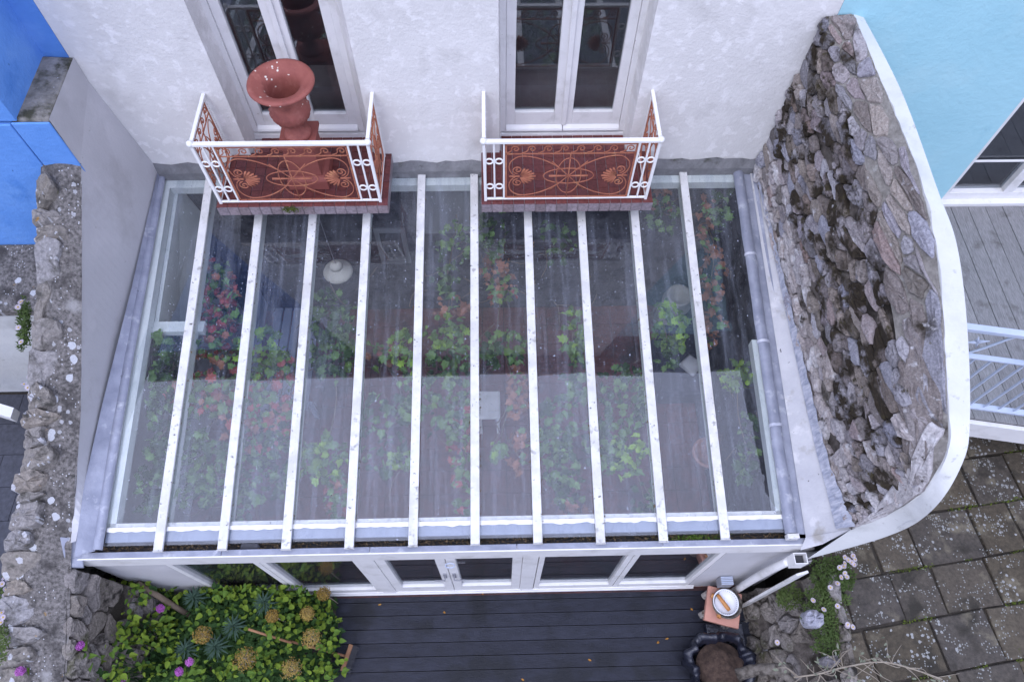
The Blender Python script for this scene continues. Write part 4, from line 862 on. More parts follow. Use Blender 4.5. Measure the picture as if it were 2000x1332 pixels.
# ================================================================== things inside the conservatory
LV = {k: [leaf_mesh('leaf', k, VINE, .30, .25), leaf_mesh('leaf', k, VINE2, .55, .5), leaf_mesh('leaf', k, VINE, -.2, .7)] for k in ('leaf_vine', 'leaf_deep', 'leaf_vivid', 'leaf_red', 'leaf_rust', 'leaf_mid', 'leaf_blue')}
PALS = {'g': ['leaf_vine']*4+['leaf_deep']*3+['leaf_mid'], 'd': ['leaf_deep']*3+['leaf_vine']*2, 'r': ['leaf_red', 'leaf_rust', 'leaf_vine', 'leaf_red', 'leaf_mid', 'leaf_deep'], 'o': ['leaf_rust']*4+['leaf_vine'], 'v': ['leaf_vivid', 'leaf_mid', 'leaf_vine'], 'm': ['leaf_vine', 'leaf_vine', 'leaf_rust', 'leaf_mid', 'leaf_red']}
VB = {
 'green and red grape vine trained under the left of the glass roof': [(300, 690, 24, 50, 20, 'd'), (292, 760, 14, 40, 8, 'd'), (430, 560, 26, 50, 11, 'r'), (430, 610, 40, 40, 16, 'r'), (440, 670, 50, 40, 20, 'm'), (510, 690, 40, 40, 11, 'v'), (390, 770, 60, 40, 24, 'm'), (330, 800, 45, 60, 18, 'd'), (480, 780, 50, 50, 20, 'm'), (560, 770, 22, 70, 16, 'r'), (510, 840, 60, 40, 20, 'r'), (300, 930, 45, 70, 20, 'd'), (400, 900, 50, 50, 16, 'g'), (390, 960, 40, 30, 8, 'g'), (520, 910, 50, 60, 18, 'g'), (470, 980, 20, 30, 6, 'd'), (640, 620, 46, 45, 20, 'd'), (650, 690, 40, 50, 20, 'g'), (630, 900, 40, 40, 12, 'v'), (660, 970, 22, 40, 8, 'm')],
 'grape vine with fresh green tips under the middle of the glass roof': [(740, 690, 30, 30, 6, 'm'), (790, 690, 24, 45, 12, 'v'), (800, 770, 22, 50, 10, 'g'), (745, 850, 45, 70, 16, 'd'), (780, 900, 22, 20, 5, 'v'), (885, 480, 30, 40, 10, 'g'), (870, 550, 26, 30, 7, 'g'), (880, 600, 30, 20, 6, 'o'), (870, 650, 40, 30, 14, 'v'), (880, 700, 45, 30, 14, 'g'), (870, 790, 45, 60, 20, 'g'), (900, 860, 22, 60, 12, 'm'), (905, 960, 18, 50, 9, 'm'), (960, 450, 26, 50, 12, 'd'), (970, 530, 28, 30, 8, 'o'), (980, 570, 26, 20, 6, 'm'), (980, 680, 45, 32, 16, 'g'), (1010, 760, 18, 50, 14, 'o'), (975, 880, 16, 16, 4, 'v'), (1015, 880, 16, 40, 6, 'o')],
 'grape vine with orange leaves under the right of the glass roof': [(1120, 650, 22, 45, 12, 'v'), (1130, 730, 22, 60, 16, 'g'), (1085, 840, 36, 60, 22, 'g'), (1100, 930, 32, 50, 12, 'd'), (1115, 1000, 30, 22, 6, 'o'), (1180, 860, 40, 50, 18, 'g'), (1225, 890, 34, 40, 16, 'v'), (1240, 770, 26, 60, 16, 'g'), (1200, 760, 24, 40, 6, 'd'), (1260, 980, 30, 40, 8, 'd'), (1310, 640, 30, 45, 18, 'v'), (1310, 690, 26, 25, 6, 'd'), (1090, 470, 30, 40, 8, 'd'), (1380, 440, 20, 50, 8, 'o'), (1390, 540, 24, 60, 12, 'o'), (1385, 640, 24, 40, 6, 'o'), (1285, 385, 30, 24, 6, 'o'), (1300, 420, 30, 30, 8, 'd'), (1410, 400, 20, 50, 10, 'd'), (1440, 735, 34, 26, 12, 'v'), (1460, 880, 20, 70, 12, 'd')]}
def rest(t, items):                                            # leaves past the first 300: one part
    from mathutils import Euler
    vs = []; fs = []; mi = []; ms = []
    for s, me, p, ro_ in items:
        m4 = Matrix.Translation(p) @ Euler(ro_).to_matrix().to_4x4() @ Matrix.Scale(s, 4); b = len(vs); mt = me.materials[0]
        if mt not in ms: ms.append(mt)
        vs += [m4 @ q.co for q in me.vertices]; fs += [tuple(i+b for i in q.vertices) for q in me.polygons]; mi += [ms.index(mt)]*len(me.polygons)
    me = bpy.data.meshes.new('foliage'); me.from_pydata(vs, [], fs)
    for q in ms: me.materials.append(q)
    me.polygons.foreach_set('material_index', mi); me.update(); ob('foliage', me, None, t, kind='stuff')
for lab, blobs in VB.items():
    t = empty('grape_vine', atz(blobs[8][0], blobs[8][1], -3.0), lab, 'vine', 'grape vines inside the conservatory')
    st = MB(); cs = [atroof(b[0], b[1], -.5-rnd.uniform(0, .2)) for b in blobs]
    for b in blobs:
        for q in range(3):
            x, y = b[0]+rnd.uniform(-1, 1)*b[2]*1.5, b[1]+rnd.uniform(-1, 1)*b[3]*1.2; a = atroof(x, y, -.35-rnd.uniform(0, .2)); e = atroof(x+rnd.uniform(-45, 45), y+rnd.uniform(-60, 60), -.3-rnd.uniform(0, .3)); a.x = max(a.x, -2.45); e.x = max(e.x, -2.45)
            st.tube(spline([a, lerp(a, e, .5)+V((rnd.uniform(-.08, .08), rnd.uniform(-.08, .08), 0)), e], 4), .0045, 4)
    for a, b in zip(cs, cs[1:]):
        if (a-b).length < 1.3: st.tube(spline([a, lerp(a, b, .5)+V((rnd.uniform(-.1, .1), rnd.uniform(-.1, .1), -.05)), b], 5), .007, 5)
    st.tube(spline([V((cs[0].x, cs[0].y, -3.1)), lerp(V((cs[0].x, cs[0].y, -3.1)), cs[0], .5)+V((.1, .05, 0)), cs[0]], 6), .02, 6)
    ob('stem', st, 'stick', t, smooth=True)
    allv = []
    for (bx, by, rx, ry, n, pal) in blobs:
        for k in range(int(n*(6.5 if 'left' in lab else 4.5))):
            an_ = rnd.uniform(0, 2*pi); rr2 = sqrt(rnd.random()); x = bx+1.15*rx*rr2*cos(an_); y = by+1.15*ry*rr2*sin(an_)
            p = atroof(x, y, -rnd.uniform(.10, .6)); s = rnd.uniform(.045, .105)
            p.x = max(p.x, -2.5)
            allv.append((s, rnd.choice(LV[rnd.choice(PALS[pal])]), p, (rnd.gauss(.1, .5), rnd.gauss(0, .45), rnd.uniform(0, 6.28))))
    allv.sort(key=lambda q: -q[0])
    for s, me, p, ro_ in allv[:300]: inst('leaf', me, p, t, rot=ro_, scale=(s, s, s))
    rest(t, allv[300:])
# hanging lampshade
lp = atz(660, 530, -1.55); L0 = empty('pendant_lamp', lp, 'round cream pendant lampshade hanging under the glass roof', 'lamp')
ob('shade', MB().lathe([(.175, -.02), (.178, 0), (.15, .03), (.10, .055), (.085, .10), (.0, .105)], lp, 32), 'cream', L0, smooth=True)
ob('cap', MB().lathe([(.084, .10), (.07, .15), (.03, .17), (0, .17)], lp, 24), 'cream', L0, smooth=True)
ob('cord', MB().tube([lp+V((0, 0, .165)), V((lp.x, lp.y, rz(lp.y)-.02))], .005, 5), 'ventgrey', L0)
# white stool
c = atz(955, 790, -2.55); s0 = empty('stool', (c.x, c.y, -3.1), 'white square stool on the red tiled floor', 'stool')
ob('seat', MB().box(c.x-.14, c.x+.14, c.y-.19, c.y+.19, -2.59, -2.55), 'white', s0, bev=.02)
for i in (-1, 1):
    for j in (-1, 1): ob('leg', MB().box(c.x+i*.11-.018, c.x+i*.11+.018, c.y+j*.155-.018, c.y+j*.155+.018, -3.099, -2.59), 'white', s0)
# slatted bench by the house wall
c = V((-1.75, -1.0, -3.1)); s0 = empty('slatted_bench', c, 'blue-grey slatted bench below the lamp in the conservatory', 'bench')
for k in range(5): ob('seat_slat', MB().box(c.x-.30+.125*k, c.x-.20+.125*k, c.y-.75, c.y+.75, -2.67, -2.645), 'slat', s0, bev=.004)
for k in range(4): ob('back_slat', MB().box(c.x-.40, c.x-.375, c.y-.75, c.y+.75, -2.55+.13*k, -2.45+.13*k), 'slat', s0, bev=.004)
for i in (-.33, .29):
    for j in (-.68, .66): ob('leg', MB().box(c.x+i, c.x+i+.05, c.y+j, c.y+j+.05, -3.099, -2.67), 'slat', s0)
# pale stone garden vase in the back right corner
c = atz(1318, 600, -2.5); c.z = -3.1; s0 = empty('stone_vase', c, 'pale cast stone vase on a pedestal in the back right corner', 'vase')
ob('pedestal', MB().box(c.x-.17, c.x+.17, c.y-.17, c.y+.17, -3.099, -2.75), 'palestone', s0, bev=.01)
ob('body', MB().lathe([(.1, 0), (.06, .08), (.13, .2), (.19, .32), (.2, .42), (.15, .50), (.17, .55), (.14, .56), (.1, .45), (0, .4)], (c.x, c.y, -2.75), 28), 'palestone', s0, smooth=True)
# dark armchair
c = atz(1330, 725, -2.7); c.z = -3.1; s0 = empty('armchair', c, 'dark navy armchair with white patterned cushion by the right wall', 'armchair')
ob('seat', MB().box(c.x-.33, c.x+.33, c.y-.35, c.y+.35, -2.98, -2.68), 'navy', s0, bev=.05)
ob('backrest', MB().hexa([(c.x-.33, c.y+.25, -2.68), (c.x+.33, c.y+.25, -2.68), (c.x+.33, c.y+.4, -2.68), (c.x-.33, c.y+.4, -2.68), (c.x-.31, c.y+.36, -2.25), (c.x+.31, c.y+.36, -2.25), (c.x+.31, c.y+.46, -2.25), (c.x-.31, c.y+.46, -2.25)]), 'navy', s0, bev=.04)
for i in (-1, 1): ob('arm', MB().box(c.x+i*.39-.06, c.x+i*.39+.06, c.y-.35, c.y+.4, -2.98, -2.5), 'navy', s0, bev=.04)
for i in (-1, 1):
    for j in (-1, 1): ob('leg', MB().tube([(c.x+i*.3, c.y+j*.3, -2.98), (c.x+i*.3, c.y+j*.3, -3.098)], .02, 6), 'stick', s0)
mb = MB(); mb.lathe([(0, -.05), (.12, -.04), (.17, 0), (.12, .04), (0, .05)], (c.x+.12, c.y+.05, -2.62), 4)
tag(ob('cushion', mb, 'ceramic', smooth=True), 'white patterned cushion on the dark armchair', 'cushion')
# figure-like blue watering can on the ledge at left
c = atz(338, 610, -1.35); s0 = empty('watering_can', c, 'small blue watering can with yellow and white top by the left wall', 'watering can')
ob('body', MB().lathe([(.07, -.15), (.075, 0), (.06, .03), (.04, .035)], c, 18), 'clothblue', s0, smooth=True)
ob('collar', MB().lathe([(.041, .035), (.045, .055), (.03, .075)], c, 16), 'pollen', s0, smooth=True)
ob('spout', MB().tube([c+V((.05, 0, -.05)), c+V((.14, -.05, .05)), c+V((.18, -.07, .08))], [.018, .014, .022], 8), 'ceramic', s0, smooth=True)
ob('shelf_bracket', MB().box(c.x-.1, c.x+.1, c.y-.1, c.y+.1, c.z-.175, c.z-.151), 'paleframe', s0)
# feathery pink plant, bottom right inside
c = atz(1400, 860, -2.4); s0 = empty('plume_plant', (c.x, c.y, -3.1), 'feathery pale pink plume plant in a clay pot at right', 'plant')
ob('pot', MB().lathe([(.13, 0), (.18, .25), (.2, .26), (.2, .3), (.16, .3), (.15, .24), (0, .23)], (c.x, c.y, -3.098), 20), 'pinktile', s0, smooth=True)
mb = MB()
for k in range(420):
    a_ = rnd.uniform(0, 6.28); r_ = abs(rnd.gauss(0, .13)); p = V((c.x+r_*cos(a_), c.y+r_*sin(a_), -2.75+rnd.uniform(0, .45)))
    mb.tube([p, p+V((rnd.uniform(-.05, .05), rnd.uniform(-.05, .05), rnd.uniform(.02, .09)))], [.004, .001], 3)
mb.tube([(c.x, c.y, -2.87), (c.x, c.y, -2.5)], .012, 5)
ob('plume', mb, 'plume', s0)

# ================================================================== planting bed, left of the deck
LH = {k: leaf_mesh('leaf', k, HEART, .35, .3) for k in ('leaf_lime', 'leaf_mid', 'leaf_vivid', 'leaf_deep')}
def bedz(x, y): return -2.72-.50*(max(0, x+1.6)/.85)
CLAB = ['under the left end of the fascia beam', 'beside the leaning wooden stake', 'against the boundary wall rubble, above the pink flower', 'at the lower left corner of the bed', 'left of the pair of spurge rosettes', 'below the magenta flower in mid bed', 'under the left front window', 'under the middle left front window', 'beside the door threshold', 'above the central spurge rosette', 'around the short reddish cane', 'spilling over the deck by the broom handle', 'at the bottom edge, below the small seedhead', 'around the large oval seedhead', 'between the cane and the broom', 'at the bottom edge, nearest the deck', 'trailing onto the deck below the broom head', 'highest up, tucked beneath the fascia corner', 'on the rubble below the fascia corner', 'low on the rubble by the bottom left flower', 'in the middle of the bed, between stake and seedheads', 'at the very bottom beside the boundary wall']
clumps = [(255, 1150, 45, 30, 55), (320, 1165, 50, 28, 40), (240, 1230, 50, 35, 65), (225, 1290, 40, 40, 40), (300, 1225, 50, 35, 65), (300, 1290, 60, 40, 55), (450, 1140, 60, 35, 80), (540, 1155, 60, 35, 80), (610, 1190, 40, 45, 60), (430, 1200, 60, 40, 55), (520, 1225, 60, 45, 65), (640, 1240, 28, 45, 45), (400, 1310, 70, 30, 50), (490, 1300, 60, 35, 60), (560, 1270, 45, 45, 50), (600, 1320, 55, 30, 50), (650, 1300, 25, 30, 16), (215, 1130, 25, 18, 26), (205, 1200, 26, 30, 30), (195, 1270, 26, 34, 30), (350, 1250, 50, 40, 50), (210, 1325, 40, 20, 30)]
for ci, (bx, by, rx, ry, n) in enumerate(clumps):
    zc = -1.95 if bx < 290 else (-2.35 if bx < 560 else -2.6)
    c = atz(bx, by, zc); t = empty('leafy_plant', (c.x, c.y, bedz(c.x, c.y)), 'green heart-leaved plant '+CLAB[ci], 'plant', 'heart-leaved plants in the bed')
    mb = MB()
    for k in range(int(n*1.9)):
        an_ = rnd.uniform(0, 2*pi); rr2 = sqrt(rnd.random()); p = atz(bx+rx*rr2*cos(an_), by+ry*rr2*sin(an_), zc+rnd.uniform(-.28, .10)-.12*rr2)
        p.y = min(p.y, -3.935); s = rnd.uniform(.035, .085)
        yw = rnd.uniform(0, 6.28); inst('leaf', LH[rnd.choice(('leaf_lime', 'leaf_lime', 'leaf_mid', 'leaf_lime', 'leaf_deep', 'leaf_mid'))], p, t, rot=(rnd.gauss(-.25, .35), rnd.gauss(0, .35), yw), scale=(s, s, s))
        if k % 3 == 0: mb.tube([p, lerp(p, V((c.x, c.y, bedz(c.x, c.y))), .6)+V((rnd.uniform(-.05, .05), rnd.uniform(-.05, .05), 0)), V((c.x+rnd.uniform(-.1, .1), c.y+rnd.uniform(-.05, .05), bedz(c.x, c.y)-.02))], .004, 4)
    ob('stem', mb, 'leaf_deep', t)
us = MB()                                                       # understorey
for k in range(9000):
    x = rnd.uniform(-3.05, -.95); y = rnd.uniform(-5.6, -3.95); z = bedz(x, y)+rnd.uniform(0, .22)*max(.1, noise.noise(V((x*2, y*2, 0)))+.6)
    if x > -1.15 and rnd.random() < .6: continue
    s = rnd.uniform(.02, .055); a_ = rnd.uniform(0, 6.28); d = V((cos(a_), sin(a_), rnd.uniform(-.4, .4)))*s; e = V((-sin(a_), cos(a_), rnd.uniform(-.5, .5)))*s*.5; c = V((x, y, z))
    us.add([c-d, c-e, c+d, c+e], [(0, 1, 2, 3)])
tag(ob('ground_cover', us, 'leaf_deep'), 'dark green low ground cover under the bed plants', 'ground cover', kind='stuff')
LN = leaf_mesh('leaf', 'leaf_blue', NARROW, .2, .35)
for i, (x, y) in enumerate([(420, 1262), (362, 1268), (378, 1166), (515, 1176), (455, 1222)]):
    c = atz(x, y, -2.38); t = empty('spurge', (c.x, c.y, bedz(c.x, c.y)), 'blue-green spurge rosette '+['right of the pair low in the bed','left of the pair low in the bed','nearest the wooden stake','under the front windows','just above the short seedhead'][i], 'plant', 'spurge rosettes in the bed')
    ob('stem', MB().tube([(c.x, c.y, bedz(c.x, c.y)-.02), c+V((0, 0, .03))], [.012, .006], 6), 'leaf_deep', t)
    for k in range(34):
        a_ = k*2.4; el = .1+.9*(k/34); s = .15*(1-.45*k/34); inst('leaf', LN, c+V((0, 0, -.08+.12*k/34)), t, rot=(el, 0, a_), scale=(s, s, s))
def ball(c, r, n, lf): 
    mb = MB()
    for k in range(n):
        z = 1-2*(k+.5)/n; q = sqrt(1-z*z); a_ = k*2.39996; d = V((q*cos(a_), q*sin(a_), z)); p = c+d*r*rnd.uniform(.55, 1.12); o = d.orthogonal().normalized(); o2 = d.cross(o)
        for j in range(3): b = 2*pi*j/3+rnd.random(); mb.add([p, p+(o*cos(b)+o2*sin(b)+d*.5)*lf, p+(o*cos(b+.9)+o2*sin(b+.9)+d*.5)*lf], [(0, 1, 2)])
    return mb
for i, (x, y, r_) in enumerate([(395, 1240, .10), (478, 1287, .13), (532, 1202, .07), (600, 1198, .08), (608, 1246, .11), (568, 1305, .12), (632, 1158, .08)]):
    c = atz(x, y, -2.2 if x < 560 else -2.45); t = empty('allium_seedhead', (c.x, c.y, bedz(c.x, c.y)), 'golden brown allium seedhead '+['left-most in mid bed','tall oval one beside the cane','small one above the cane','upper one near the door threshold','by the broom handle','largest, at the bottom edge','against the window frame'][i], 'seedhead', 'allium seedheads in the bed')
    r_ *= .85; ob('head', ball(c, r_, 150, .017), 'seedhead', t)
    mb = MB()
    for k in range(30):
        z = 1-2*(k+.5)/30; q = sqrt(1-z*z); a_ = k*2.4; mb.tube([c, c+V((q*cos(a_), q*sin(a_), z))*r_*.95], .0015, 3)
    mb.tube([(c.x+.02, c.y, bedz(c.x, c.y)-.02), c], .006, 5); ob('stalk', mb, 'twig', t)
for i, (x, y, z) in enumerate([(313, 1188, -2.2), (155, 1260, -1.55), (370, 1292, -2.2), (350, 1311, -2.2), (40, 1310, -1.45), (110, 1327, -1.7), (240, 1322, -2.2)]):
    c = atz(x, y, z); gz = bedz(c.x, c.y) if x > 200 else z-.3; t = empty('valerian', (c.x, c.y, gz), 'magenta valerian flower '+['beside the wooden stake','against the boundary wall rubble','upper of the low pair in the bed','lower of the low pair in the bed','in front of the coping corner','at the bottom edge by the wall','alone at the bottom of the bed'][i], 'flower', 'valerian flowers at lower left')
    ob('flower', ball(c, .035, 90, .014), 'petal_pink', t)
    ob('stalk', MB().tube([(c.x+.06, c.y-.08, gz-.03), c+V((.01, -.03, -.12)), c], .004, 5), 'leaf_mid', t)
    for k in range(5): inst('leaf', LH['leaf_mid'], c+V((.02, -.04-.02*k, -.08-.04*k)), t, rot=(.3, 0, k*2.4), scale=(.07, .09, .07))
for (x0, y0, z0, x1, y1, z1, r_, m_, lab) in ((268, 1138, -2.05, 345, 1186, -2.5, .03, 'stick', 'weathered thick wooden stake leaning in the bed'), (485, 1228, -2.3, 532, 1243, -2.42, .013, 'wood', 'short reddish cane poking out of the bed')):
    a = atz(x0, y0, z0); b = atz(x1, y1, z1); b = b+(b-a)*.8
    tag(ob('garden_stake', MB().tube([a, b], r_, 8), m_, smooth=True), lab, 'stake')
# broom lying from the bed onto the deck
a = atz(560, 1250, -2.75); b = atz(676, 1281, DECKZ+.085); br = empty('broom', b, 'wooden broom with reddish handle lying on the deck by the bed', 'broom')
ob('handle', MB().tube([a, b], .014, 8), 'wood', br, smooth=True)
h0 = atz(686, 1258, DECKZ+.1); h1 = atz(668, 1310, DECKZ+.1)
ob('head', MB().bar(h0, h1, .045, .035), 'wood', br, bev=.006)
mb = MB(); sd2 = (h1-h0).normalized(); nn = V((-sd2.y, sd2.x, 0))
if nn.x < 0: nn = -nn
for k in range(520):
    p = lerp(h0, h1, rnd.random())+nn*rnd.uniform(-.02, .02)+V((0, 0, -.018)); mb.tube([p, p+nn*rnd.uniform(.03, .075)+V((0, 0, -rnd.uniform(.04, .065)))], .0017, 3)
ob('bristles', mb, 'dark', br)

# ================================================================== things at the right end of the deck
c = atz(1414, 1184, -2.72); sp = empty('clay_planter', (c.x, c.y, DECKZ), 'square salmon clay planter standing at the right end of the deck', 'planter')
def sq(r, z0, z1, rot, r1=None):
    r1 = r1 or r; P = [V((c.x+q*sqrt(2)*cos(rot+pi/4+k*pi/2), c.y+q*sqrt(2)*sin(rot+pi/4+k*pi/2), z)) for q, z in ((r, z0), (r1, z1)) for k in range(4)]
    return MB().hexa(P)
ob('body', sq(.13, DECKZ+.002, -2.80, -.28, .165), 'pinktile', sp, bev=.008); ob('rim', sq(.19, -2.80, -2.74, -.28), 'pinktile', sp, bev=.01)
pt = empty('stoneware_pot', (c.x+.02, c.y+.02, -2.739), 'speckled round stoneware pot set on the clay planter', 'pot')
ob('body', MB().lathe([(.12, 0), (.155, .05), (.165, .10), (.155, .11), (.145, .09), (.10, .02), (0, .015)], (c.x+.02, c.y+.02, -2.739), 32), 'bark', pt, smooth=True)
for s_ in (2.6, 4.0): ob('lug', MB().tube([(c.x+.02+.15*cos(s_), c.y+.02+.15*sin(s_), -2.66), (c.x+.02+.185*cos(s_), c.y+.02+.185*sin(s_), -2.66)], [.03, .025], 8), 'amber', pt)
bo = empty('bowl', (c.x, c.y+.02, -2.7), 'white ceramic bowl with dark dotted rim resting in the pot', 'bowl')
bc = (c.x+.0, c.y+.03, -2.69)
ob('dish', MB().lathe([(.07, 0), (.12, .02), (.135, .07), (.142, .075), (.142, .068), (.125, .015), (.07, -.008), (0, -.008)][::-1] if False else [(0, .0), (.09, .004), (.118, .025), (.132, .07), (.142, .072), (.14, .064), (.125, .02), (.09, -.008), (0, -.008)], bc, 36), 'ceramic', bo, smooth=True)
dot = withmat(MB().lathe([(0, -.003), (.005, 0), (0, .003)], (0, 0, 0), 6), 'rim_dot', 'bluegrey')
for k in range(36): inst('rim_dot', dot, (bc[0]+.125*cos(k*pi/18), bc[1]+.125*sin(k*pi/18), bc[2]+.056), bo)
wa = V((bc[0]-.075, bc[1]+.085, bc[2]+.05)); wb = V((bc[0]+.035, bc[1]-.08, bc[2]+.03))
tag(ob('wood_scoop', MB().tube([wa, lerp(wa, wb, .15), lerp(wa, wb, .85), wb], [.018, .022, .024, .02], 10), 'amber', smooth=True), 'amber wooden handle lying across the white bowl', 'handle')
for x, y, s in ((1385, 1160, .09), (1378, 1198, .08), (1412, 1222, .08)):
    q = atz(x, y, DECKZ+.08); pg = [(s*cos(t)*rnd.uniform(.8, 1.1), s*.8*sin(t)*rnd.uniform(.8, 1.1)) for t in (0, .9, 1.9, 2.9, 3.9, 5.1)]
    tag(ob('cobble', stone_mb(pg, lambda a, b, h, q=q: V((q.x+a, q.y+b, DECKZ+max(0, h))), .13, rough=.2), 'palestone'), 'pale rounded cobble against the clay planter, '+['on its house side','on its deck side','on its crate side'][0 if x == 1385 else (1 if x == 1378 else 2)], 'stone', 'cobbles around the planter')
# black crate behind the bag
q = atz(1418, 1240, DECKZ+.12); cr_ = empty('black_crate', (q.x, q.y, DECKZ), 'black ribbed plastic crate on the deck behind the bin bag', 'crate')
ob('body', MB().box(q.x-.21, q.x+.21, q.y-.16, q.y+.13, DECKZ+.002, DECKZ+.12), 'black', cr_, bev=.012)
rb = withmat(MB().box(-.2, .2, -.004, .004, 0, .01), 'rib', 'black')
for k in range(10): inst('rib', rb, (q.x, q.y-.14+.028*k, DECKZ+.12), cr_)
# bin bag of compost
q = atz(1412, 1300, -2.75); bg_ = empty('bin_bag', (q.x, q.y, DECKZ), 'open black plastic bag of brown compost on the deck corner', 'bag')
rows = []; NB = 90
for k, (r_, z) in enumerate([(.26, .0), (.33, .05), (.36, .16), (.36, .27), (.365, .345), (.345, .385), (.30, .375), (.275, .33), (.26, .26)]):
    rw_ = []
    for j in range(NB+1):
        t_ = 2*pi*(j % NB)/NB; f_ = 1+.035*abs(sin(t_*11+3*noise.noise(V((cos(t_)*3, sin(t_)*3, 2)))))*(z > .1)+.24*noise.noise(V((cos(t_)*2.2, sin(t_)*2.2, z*5)))+.09*noise.noise(V((cos(t_)*7, sin(t_)*7, z*9)))
        rw_.append((q.x+r_*f_*cos(t_), q.y+r_*f_*sin(t_)*.92, DECKZ+.004+z*(1 if k < 2 else 1+.5*noise.noise(V((cos(t_)*3, sin(t_)*3, 7))))))
    rows.append(rw_)
ob('plastic', MB().grid(rows), 'black', bg_, smooth=True)
rows = []
for i in range(15):
    r_ = .27*i/14; rows.append([(q.x+r_*cos(2*pi*j/40), q.y+r_*sin(2*pi*j/40)*.92, DECKZ+.26+.12*(1-(i/14)**2)+.035*noise.noise(V((r_*cos(2*pi*j/40)*9, r_*sin(2*pi*j/40)*9, 0)))) for j in range(41)])
ob('compost', MB().grid(rows), 'compost', bg_, smooth=True)
# old log and twiggy branches over the bank
a = atz(1440, 1318, -2.3); b = atz(1530, 1305, -2.15); lg = empty('old_log', b, 'grey barked log leaning over the bag from the bank', 'log')
ob('trunk', MB().tube(spline([a, lerp(a, b, .4)+V((0, .02, .02)), b, b+V((.08, .01, -.05))], 5), [.062-.001*k+.012*noise.noise(V((k*.9, 0, 0))) for k in range(16)], 10), 'bark', lg, smooth=True)
ob('limb', MB().tube(spline([lerp(a, b, .85), b+V((.1, -.14, -.05)), b+V((.15, -.35, -.1))], 5), .045, 8), 'bark', lg, smooth=True)
t = empty('dry_branch', atz(1640, 1310, PZ), 'pale dry branch with sparse grey leaves across the patio edge', 'branch')
main = [(1550, 1322), (1600, 1315), (1650, 1302), (1720, 1292), (1780, 1305), (1840, 1326)]
P = [atz(x, y, PZ+.16+.05*sin(k)) for k, (x, y) in enumerate(main)]; mb = MB().tube(spline(P, 6), .008, 6)
LD = leaf_mesh('leaf', 'leaf_dusty', OVAL, .3, .3); tips = []
for k in range(34):
    i = rnd.randrange(len(P)-1); s = lerp(P[i], P[i+1], rnd.random()); e = s+V((rnd.uniform(-.28, .28), rnd.uniform(-.22, .22), rnd.uniform(-.06, .1))); m_ = lerp(s, e, .5)+V((rnd.uniform(-.06, .06), rnd.uniform(-.06, .06), 0))
    mb.tube(spline([s, m_, e], 5), [.005-.0003*q for q in range(11)], 4); tips += [e, m_]
ob('wood', mb, 'twig', t, smooth=True)
for e in tips:
    for k in range(rnd.choice((0, 1, 2))): s = rnd.uniform(.03, .055); inst('leaf', LD, e+V((rnd.uniform(-.03, .03), rnd.uniform(-.03, .03), 0)), t, rot=(rnd.gauss(0, .4), rnd.gauss(0, .4), rnd.uniform(0, 6.28)), scale=(s, s, s))
# rainwater hopper, pipe, vent and leaning boards
q = V((3.74, -3.995, -1.28)); hp = empty('rainwater_hopper', q, 'white plastic rainwater hopper and pipe at the gutter end', 'hopper')
mb = MB(); 
for (x0, x1, y0, y1) in ((-.062, .062, -.062, -.054), (-.062, .062, .032, .040), (-.062, -.054, -.054, .032), (.054, .062, -.054, .032)): mb.box(q.x+x0, q.x+x1, q.y+y0, q.y+y1, -1.32, -1.12)
ob('box', mb, 'white', hp, bev=.003)
ob('outlet', MB().box(q.x-.053, q.x+.053, q.y-.053, q.y+.031, -1.25, -1.20), 'dark', hp)
ob('pipe', MB().tube(spline([(q.x-.05, q.y, -1.32), (q.x-.1, q.y-.005, -1.6), (q.x-.12, q.y, -2.2), (q.x-.12, q.y, -3.05)], 6), .04, 12), 'white', hp, smooth=True)
a = V((3.86, -4.08, -1.45)); b = V((3.73, -4.14, -3.05))
tag(ob('leaning_board', MB().bar(a, b, .13, .025, up=V((.25, -1, 0))), 'rafter', bev=.004), 'white painted board leaning beside the rainwater pipe', 'board')
q = V((3.43, -3.905, -2.5)); vt = empty('air_vent', q, 'small grey louvred air vent on the front wall above the planter', 'vent')
ob('body', MB().box(q.x-.07, q.x+.07, q.y-.09, q.y+.004, q.z-.16, q.z+.02), 'ventgrey', vt, bev=.004)
lv = withmat(MB().box(-.065, .065, -.005, .005, 0, .012), 'louvre', 'palemetal')
for k in range(5): inst('louvre', lv, (q.x, q.y-.08+.018*k, q.z+.02), vt)
# fallen leaves on the deck
LF = leaf_mesh('fallen_leaf', 'leaf_ochre', OVAL, .4, .5)
for i, (x, y) in enumerate([(1353, 1192), (1360, 1243), (1299, 1145), (1430, 1248), (1283, 1256), (1370, 1145), (1306, 1246), (870, 1197), (1155, 1290), (1018, 1325), (745, 1180), (940, 1157)]):
    p = atz(x, y, DECKZ+.012); s = rnd.uniform(.035, .06); tag(inst('fallen_leaf', LF, p, None, rot=(rnd.uniform(-.3, .3), 0, rnd.uniform(0, 6)), scale=(s, s, s)), 'small ochre fallen leaf on the deck, '+['beside the planter', 'between planter and crate', 'near the threshold right end', 'by the crate corner', 'left of the bin bag', 'near the grey side wall', 'in front of the crate', 'near the left door', 'in open mid deck near the bottom', 'at the bottom edge of the deck', 'near the bed', 'against the middle of the threshold'][i], 'leaf', 'fallen leaves on the deck')

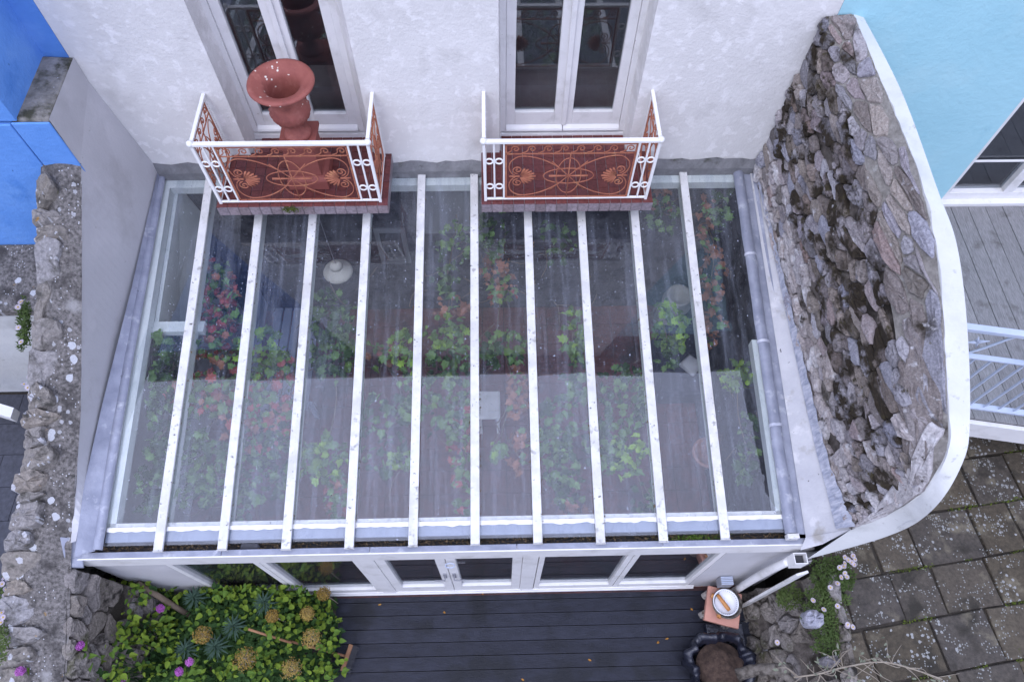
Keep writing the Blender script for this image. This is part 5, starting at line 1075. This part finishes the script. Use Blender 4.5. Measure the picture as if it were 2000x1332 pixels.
# ================================================================== fleabane daisies
def daisy_meshes():
    pe_ = MB(); n = 14
    for k in range(n):
        a_ = 2*pi*k/n; b = a_+2*pi/n*.8; pe_.add([(.25*cos(a_), .25*sin(a_), 0), (cos(a_+.06), sin(a_+.06), .08), (cos(b), sin(b), .08), (.25*cos(b), .25*sin(b), 0)], [(0, 1, 2, 3)])
    return withmat(pe_, 'petals', 'petal_white'), withmat(MB().lathe([(.33, 0), (.28, .1), (0, .15)], (0, 0, 0), 10), 'centre', 'pollen')
DP, DC = daisy_meshes()
def fleabane(lab, region, z, nf, flowers, leafkey='leaf_sage', ht=.12):
    (bx, by, rx, ry) = region; c = atz(bx, by, z); t = empty('fleabane', c, lab, 'plant', 'fleabane daisies on walls and bank')
    mb = MB()
    for k in range(nf):
        an_ = rnd.uniform(0, 2*pi); r_ = sqrt(rnd.random()); w2 = 1+.55*noise.noise(V((bx+cos(an_)*2, by+sin(an_)*2, 0))); p = atz(bx+rx*w2*r_*cos(an_), by+ry*w2*r_*sin(an_), z+rnd.uniform(0, ht)*(1.1-r_))
        d = V((rnd.gauss(0, 1), rnd.gauss(0, 1), rnd.uniform(.1, 1.2))).normalized()*rnd.uniform(.02, .05); o = d.cross(V((0, 0, 1)))
        o = o.normalized()*rnd.uniform(.004, .009) if o.length > 1e-6 else V((.006, 0, 0)); mb.add([p-o*.4, p+d*.6-o, p+d, p+d*.6+o], [(0, 1, 2, 3)])
    ob('foliage', mb, leafkey, t, kind='stuff')
    for (x, y) in flowers:
        p = atz(x, y, z+ht+.03); f = inst('flower', DP, p, t, rot=(rnd.gauss(0, .25), rnd.gauss(0, .25), rnd.random()*6), scale=(.026, .026, .026)); 
        inst('centre', DC, p+V((0, 0, .001)), f, scale=(.026, .026, .026))
    return t
fleabane('bushy fleabane with pale pink daisies at the white wall end', (1625, 1130, 45, 45), PZ+.02, 1500, [(1650, 1088), (1657, 1093), (1650, 1100), (1640, 1108), (1648, 1106), (1666, 1085), (1670, 1092), (1664, 1098), (1650, 1119), (1643, 1127), (1654, 1126), (1636, 1139), (1668, 1102)])
fleabane('spreading fleabane with few daisies over the stone bank', (1610, 1180, 42, 40), PZ+.02, 1300, [(1622, 1147), (1588, 1172), (1609, 1190), (1636, 1183), (1656, 1219), (1666, 1224)])
fleabane('fleabane hanging low beside the loose rocks on the bank', (1615, 1240, 30, 45), PZ-.02, 900, [(1655, 1222), (1518, 1254)])
fleabane('small green fleabane tuft on the bank above the board', (1540, 1165, 25, 25), PZ-.25, 600, [])
fleabane('green fleabane cushion with yellow buds on boundary wall edge', (48, 632, 12, 48), -.12, 900, [(40, 590), (35, 600), (44, 588), (36, 640), (41, 668)], 'leaf_sage', .08)
fleabane('fleabane with open daisies spilling across the lichened coping', (88, 755, 26, 16), -.36, 500, [(90, 737), (96, 733), (106, 736), (103, 752), (108, 747), (57, 735), (47, 750), (54, 757), (98, 778)], 'leaf_sage', .06)
fleabane('fleabane with pale daisies on the lower outer edge of boundary wall', (6, 1210, 12, 80), -1.3, 700, [(20, 1105), (12, 1120), (16, 1130), (8, 1128), (4, 1140), (12, 1150), (10, 1162), (3, 1196), (6, 1205), (2, 1215)], 'leaf_sage', .08)
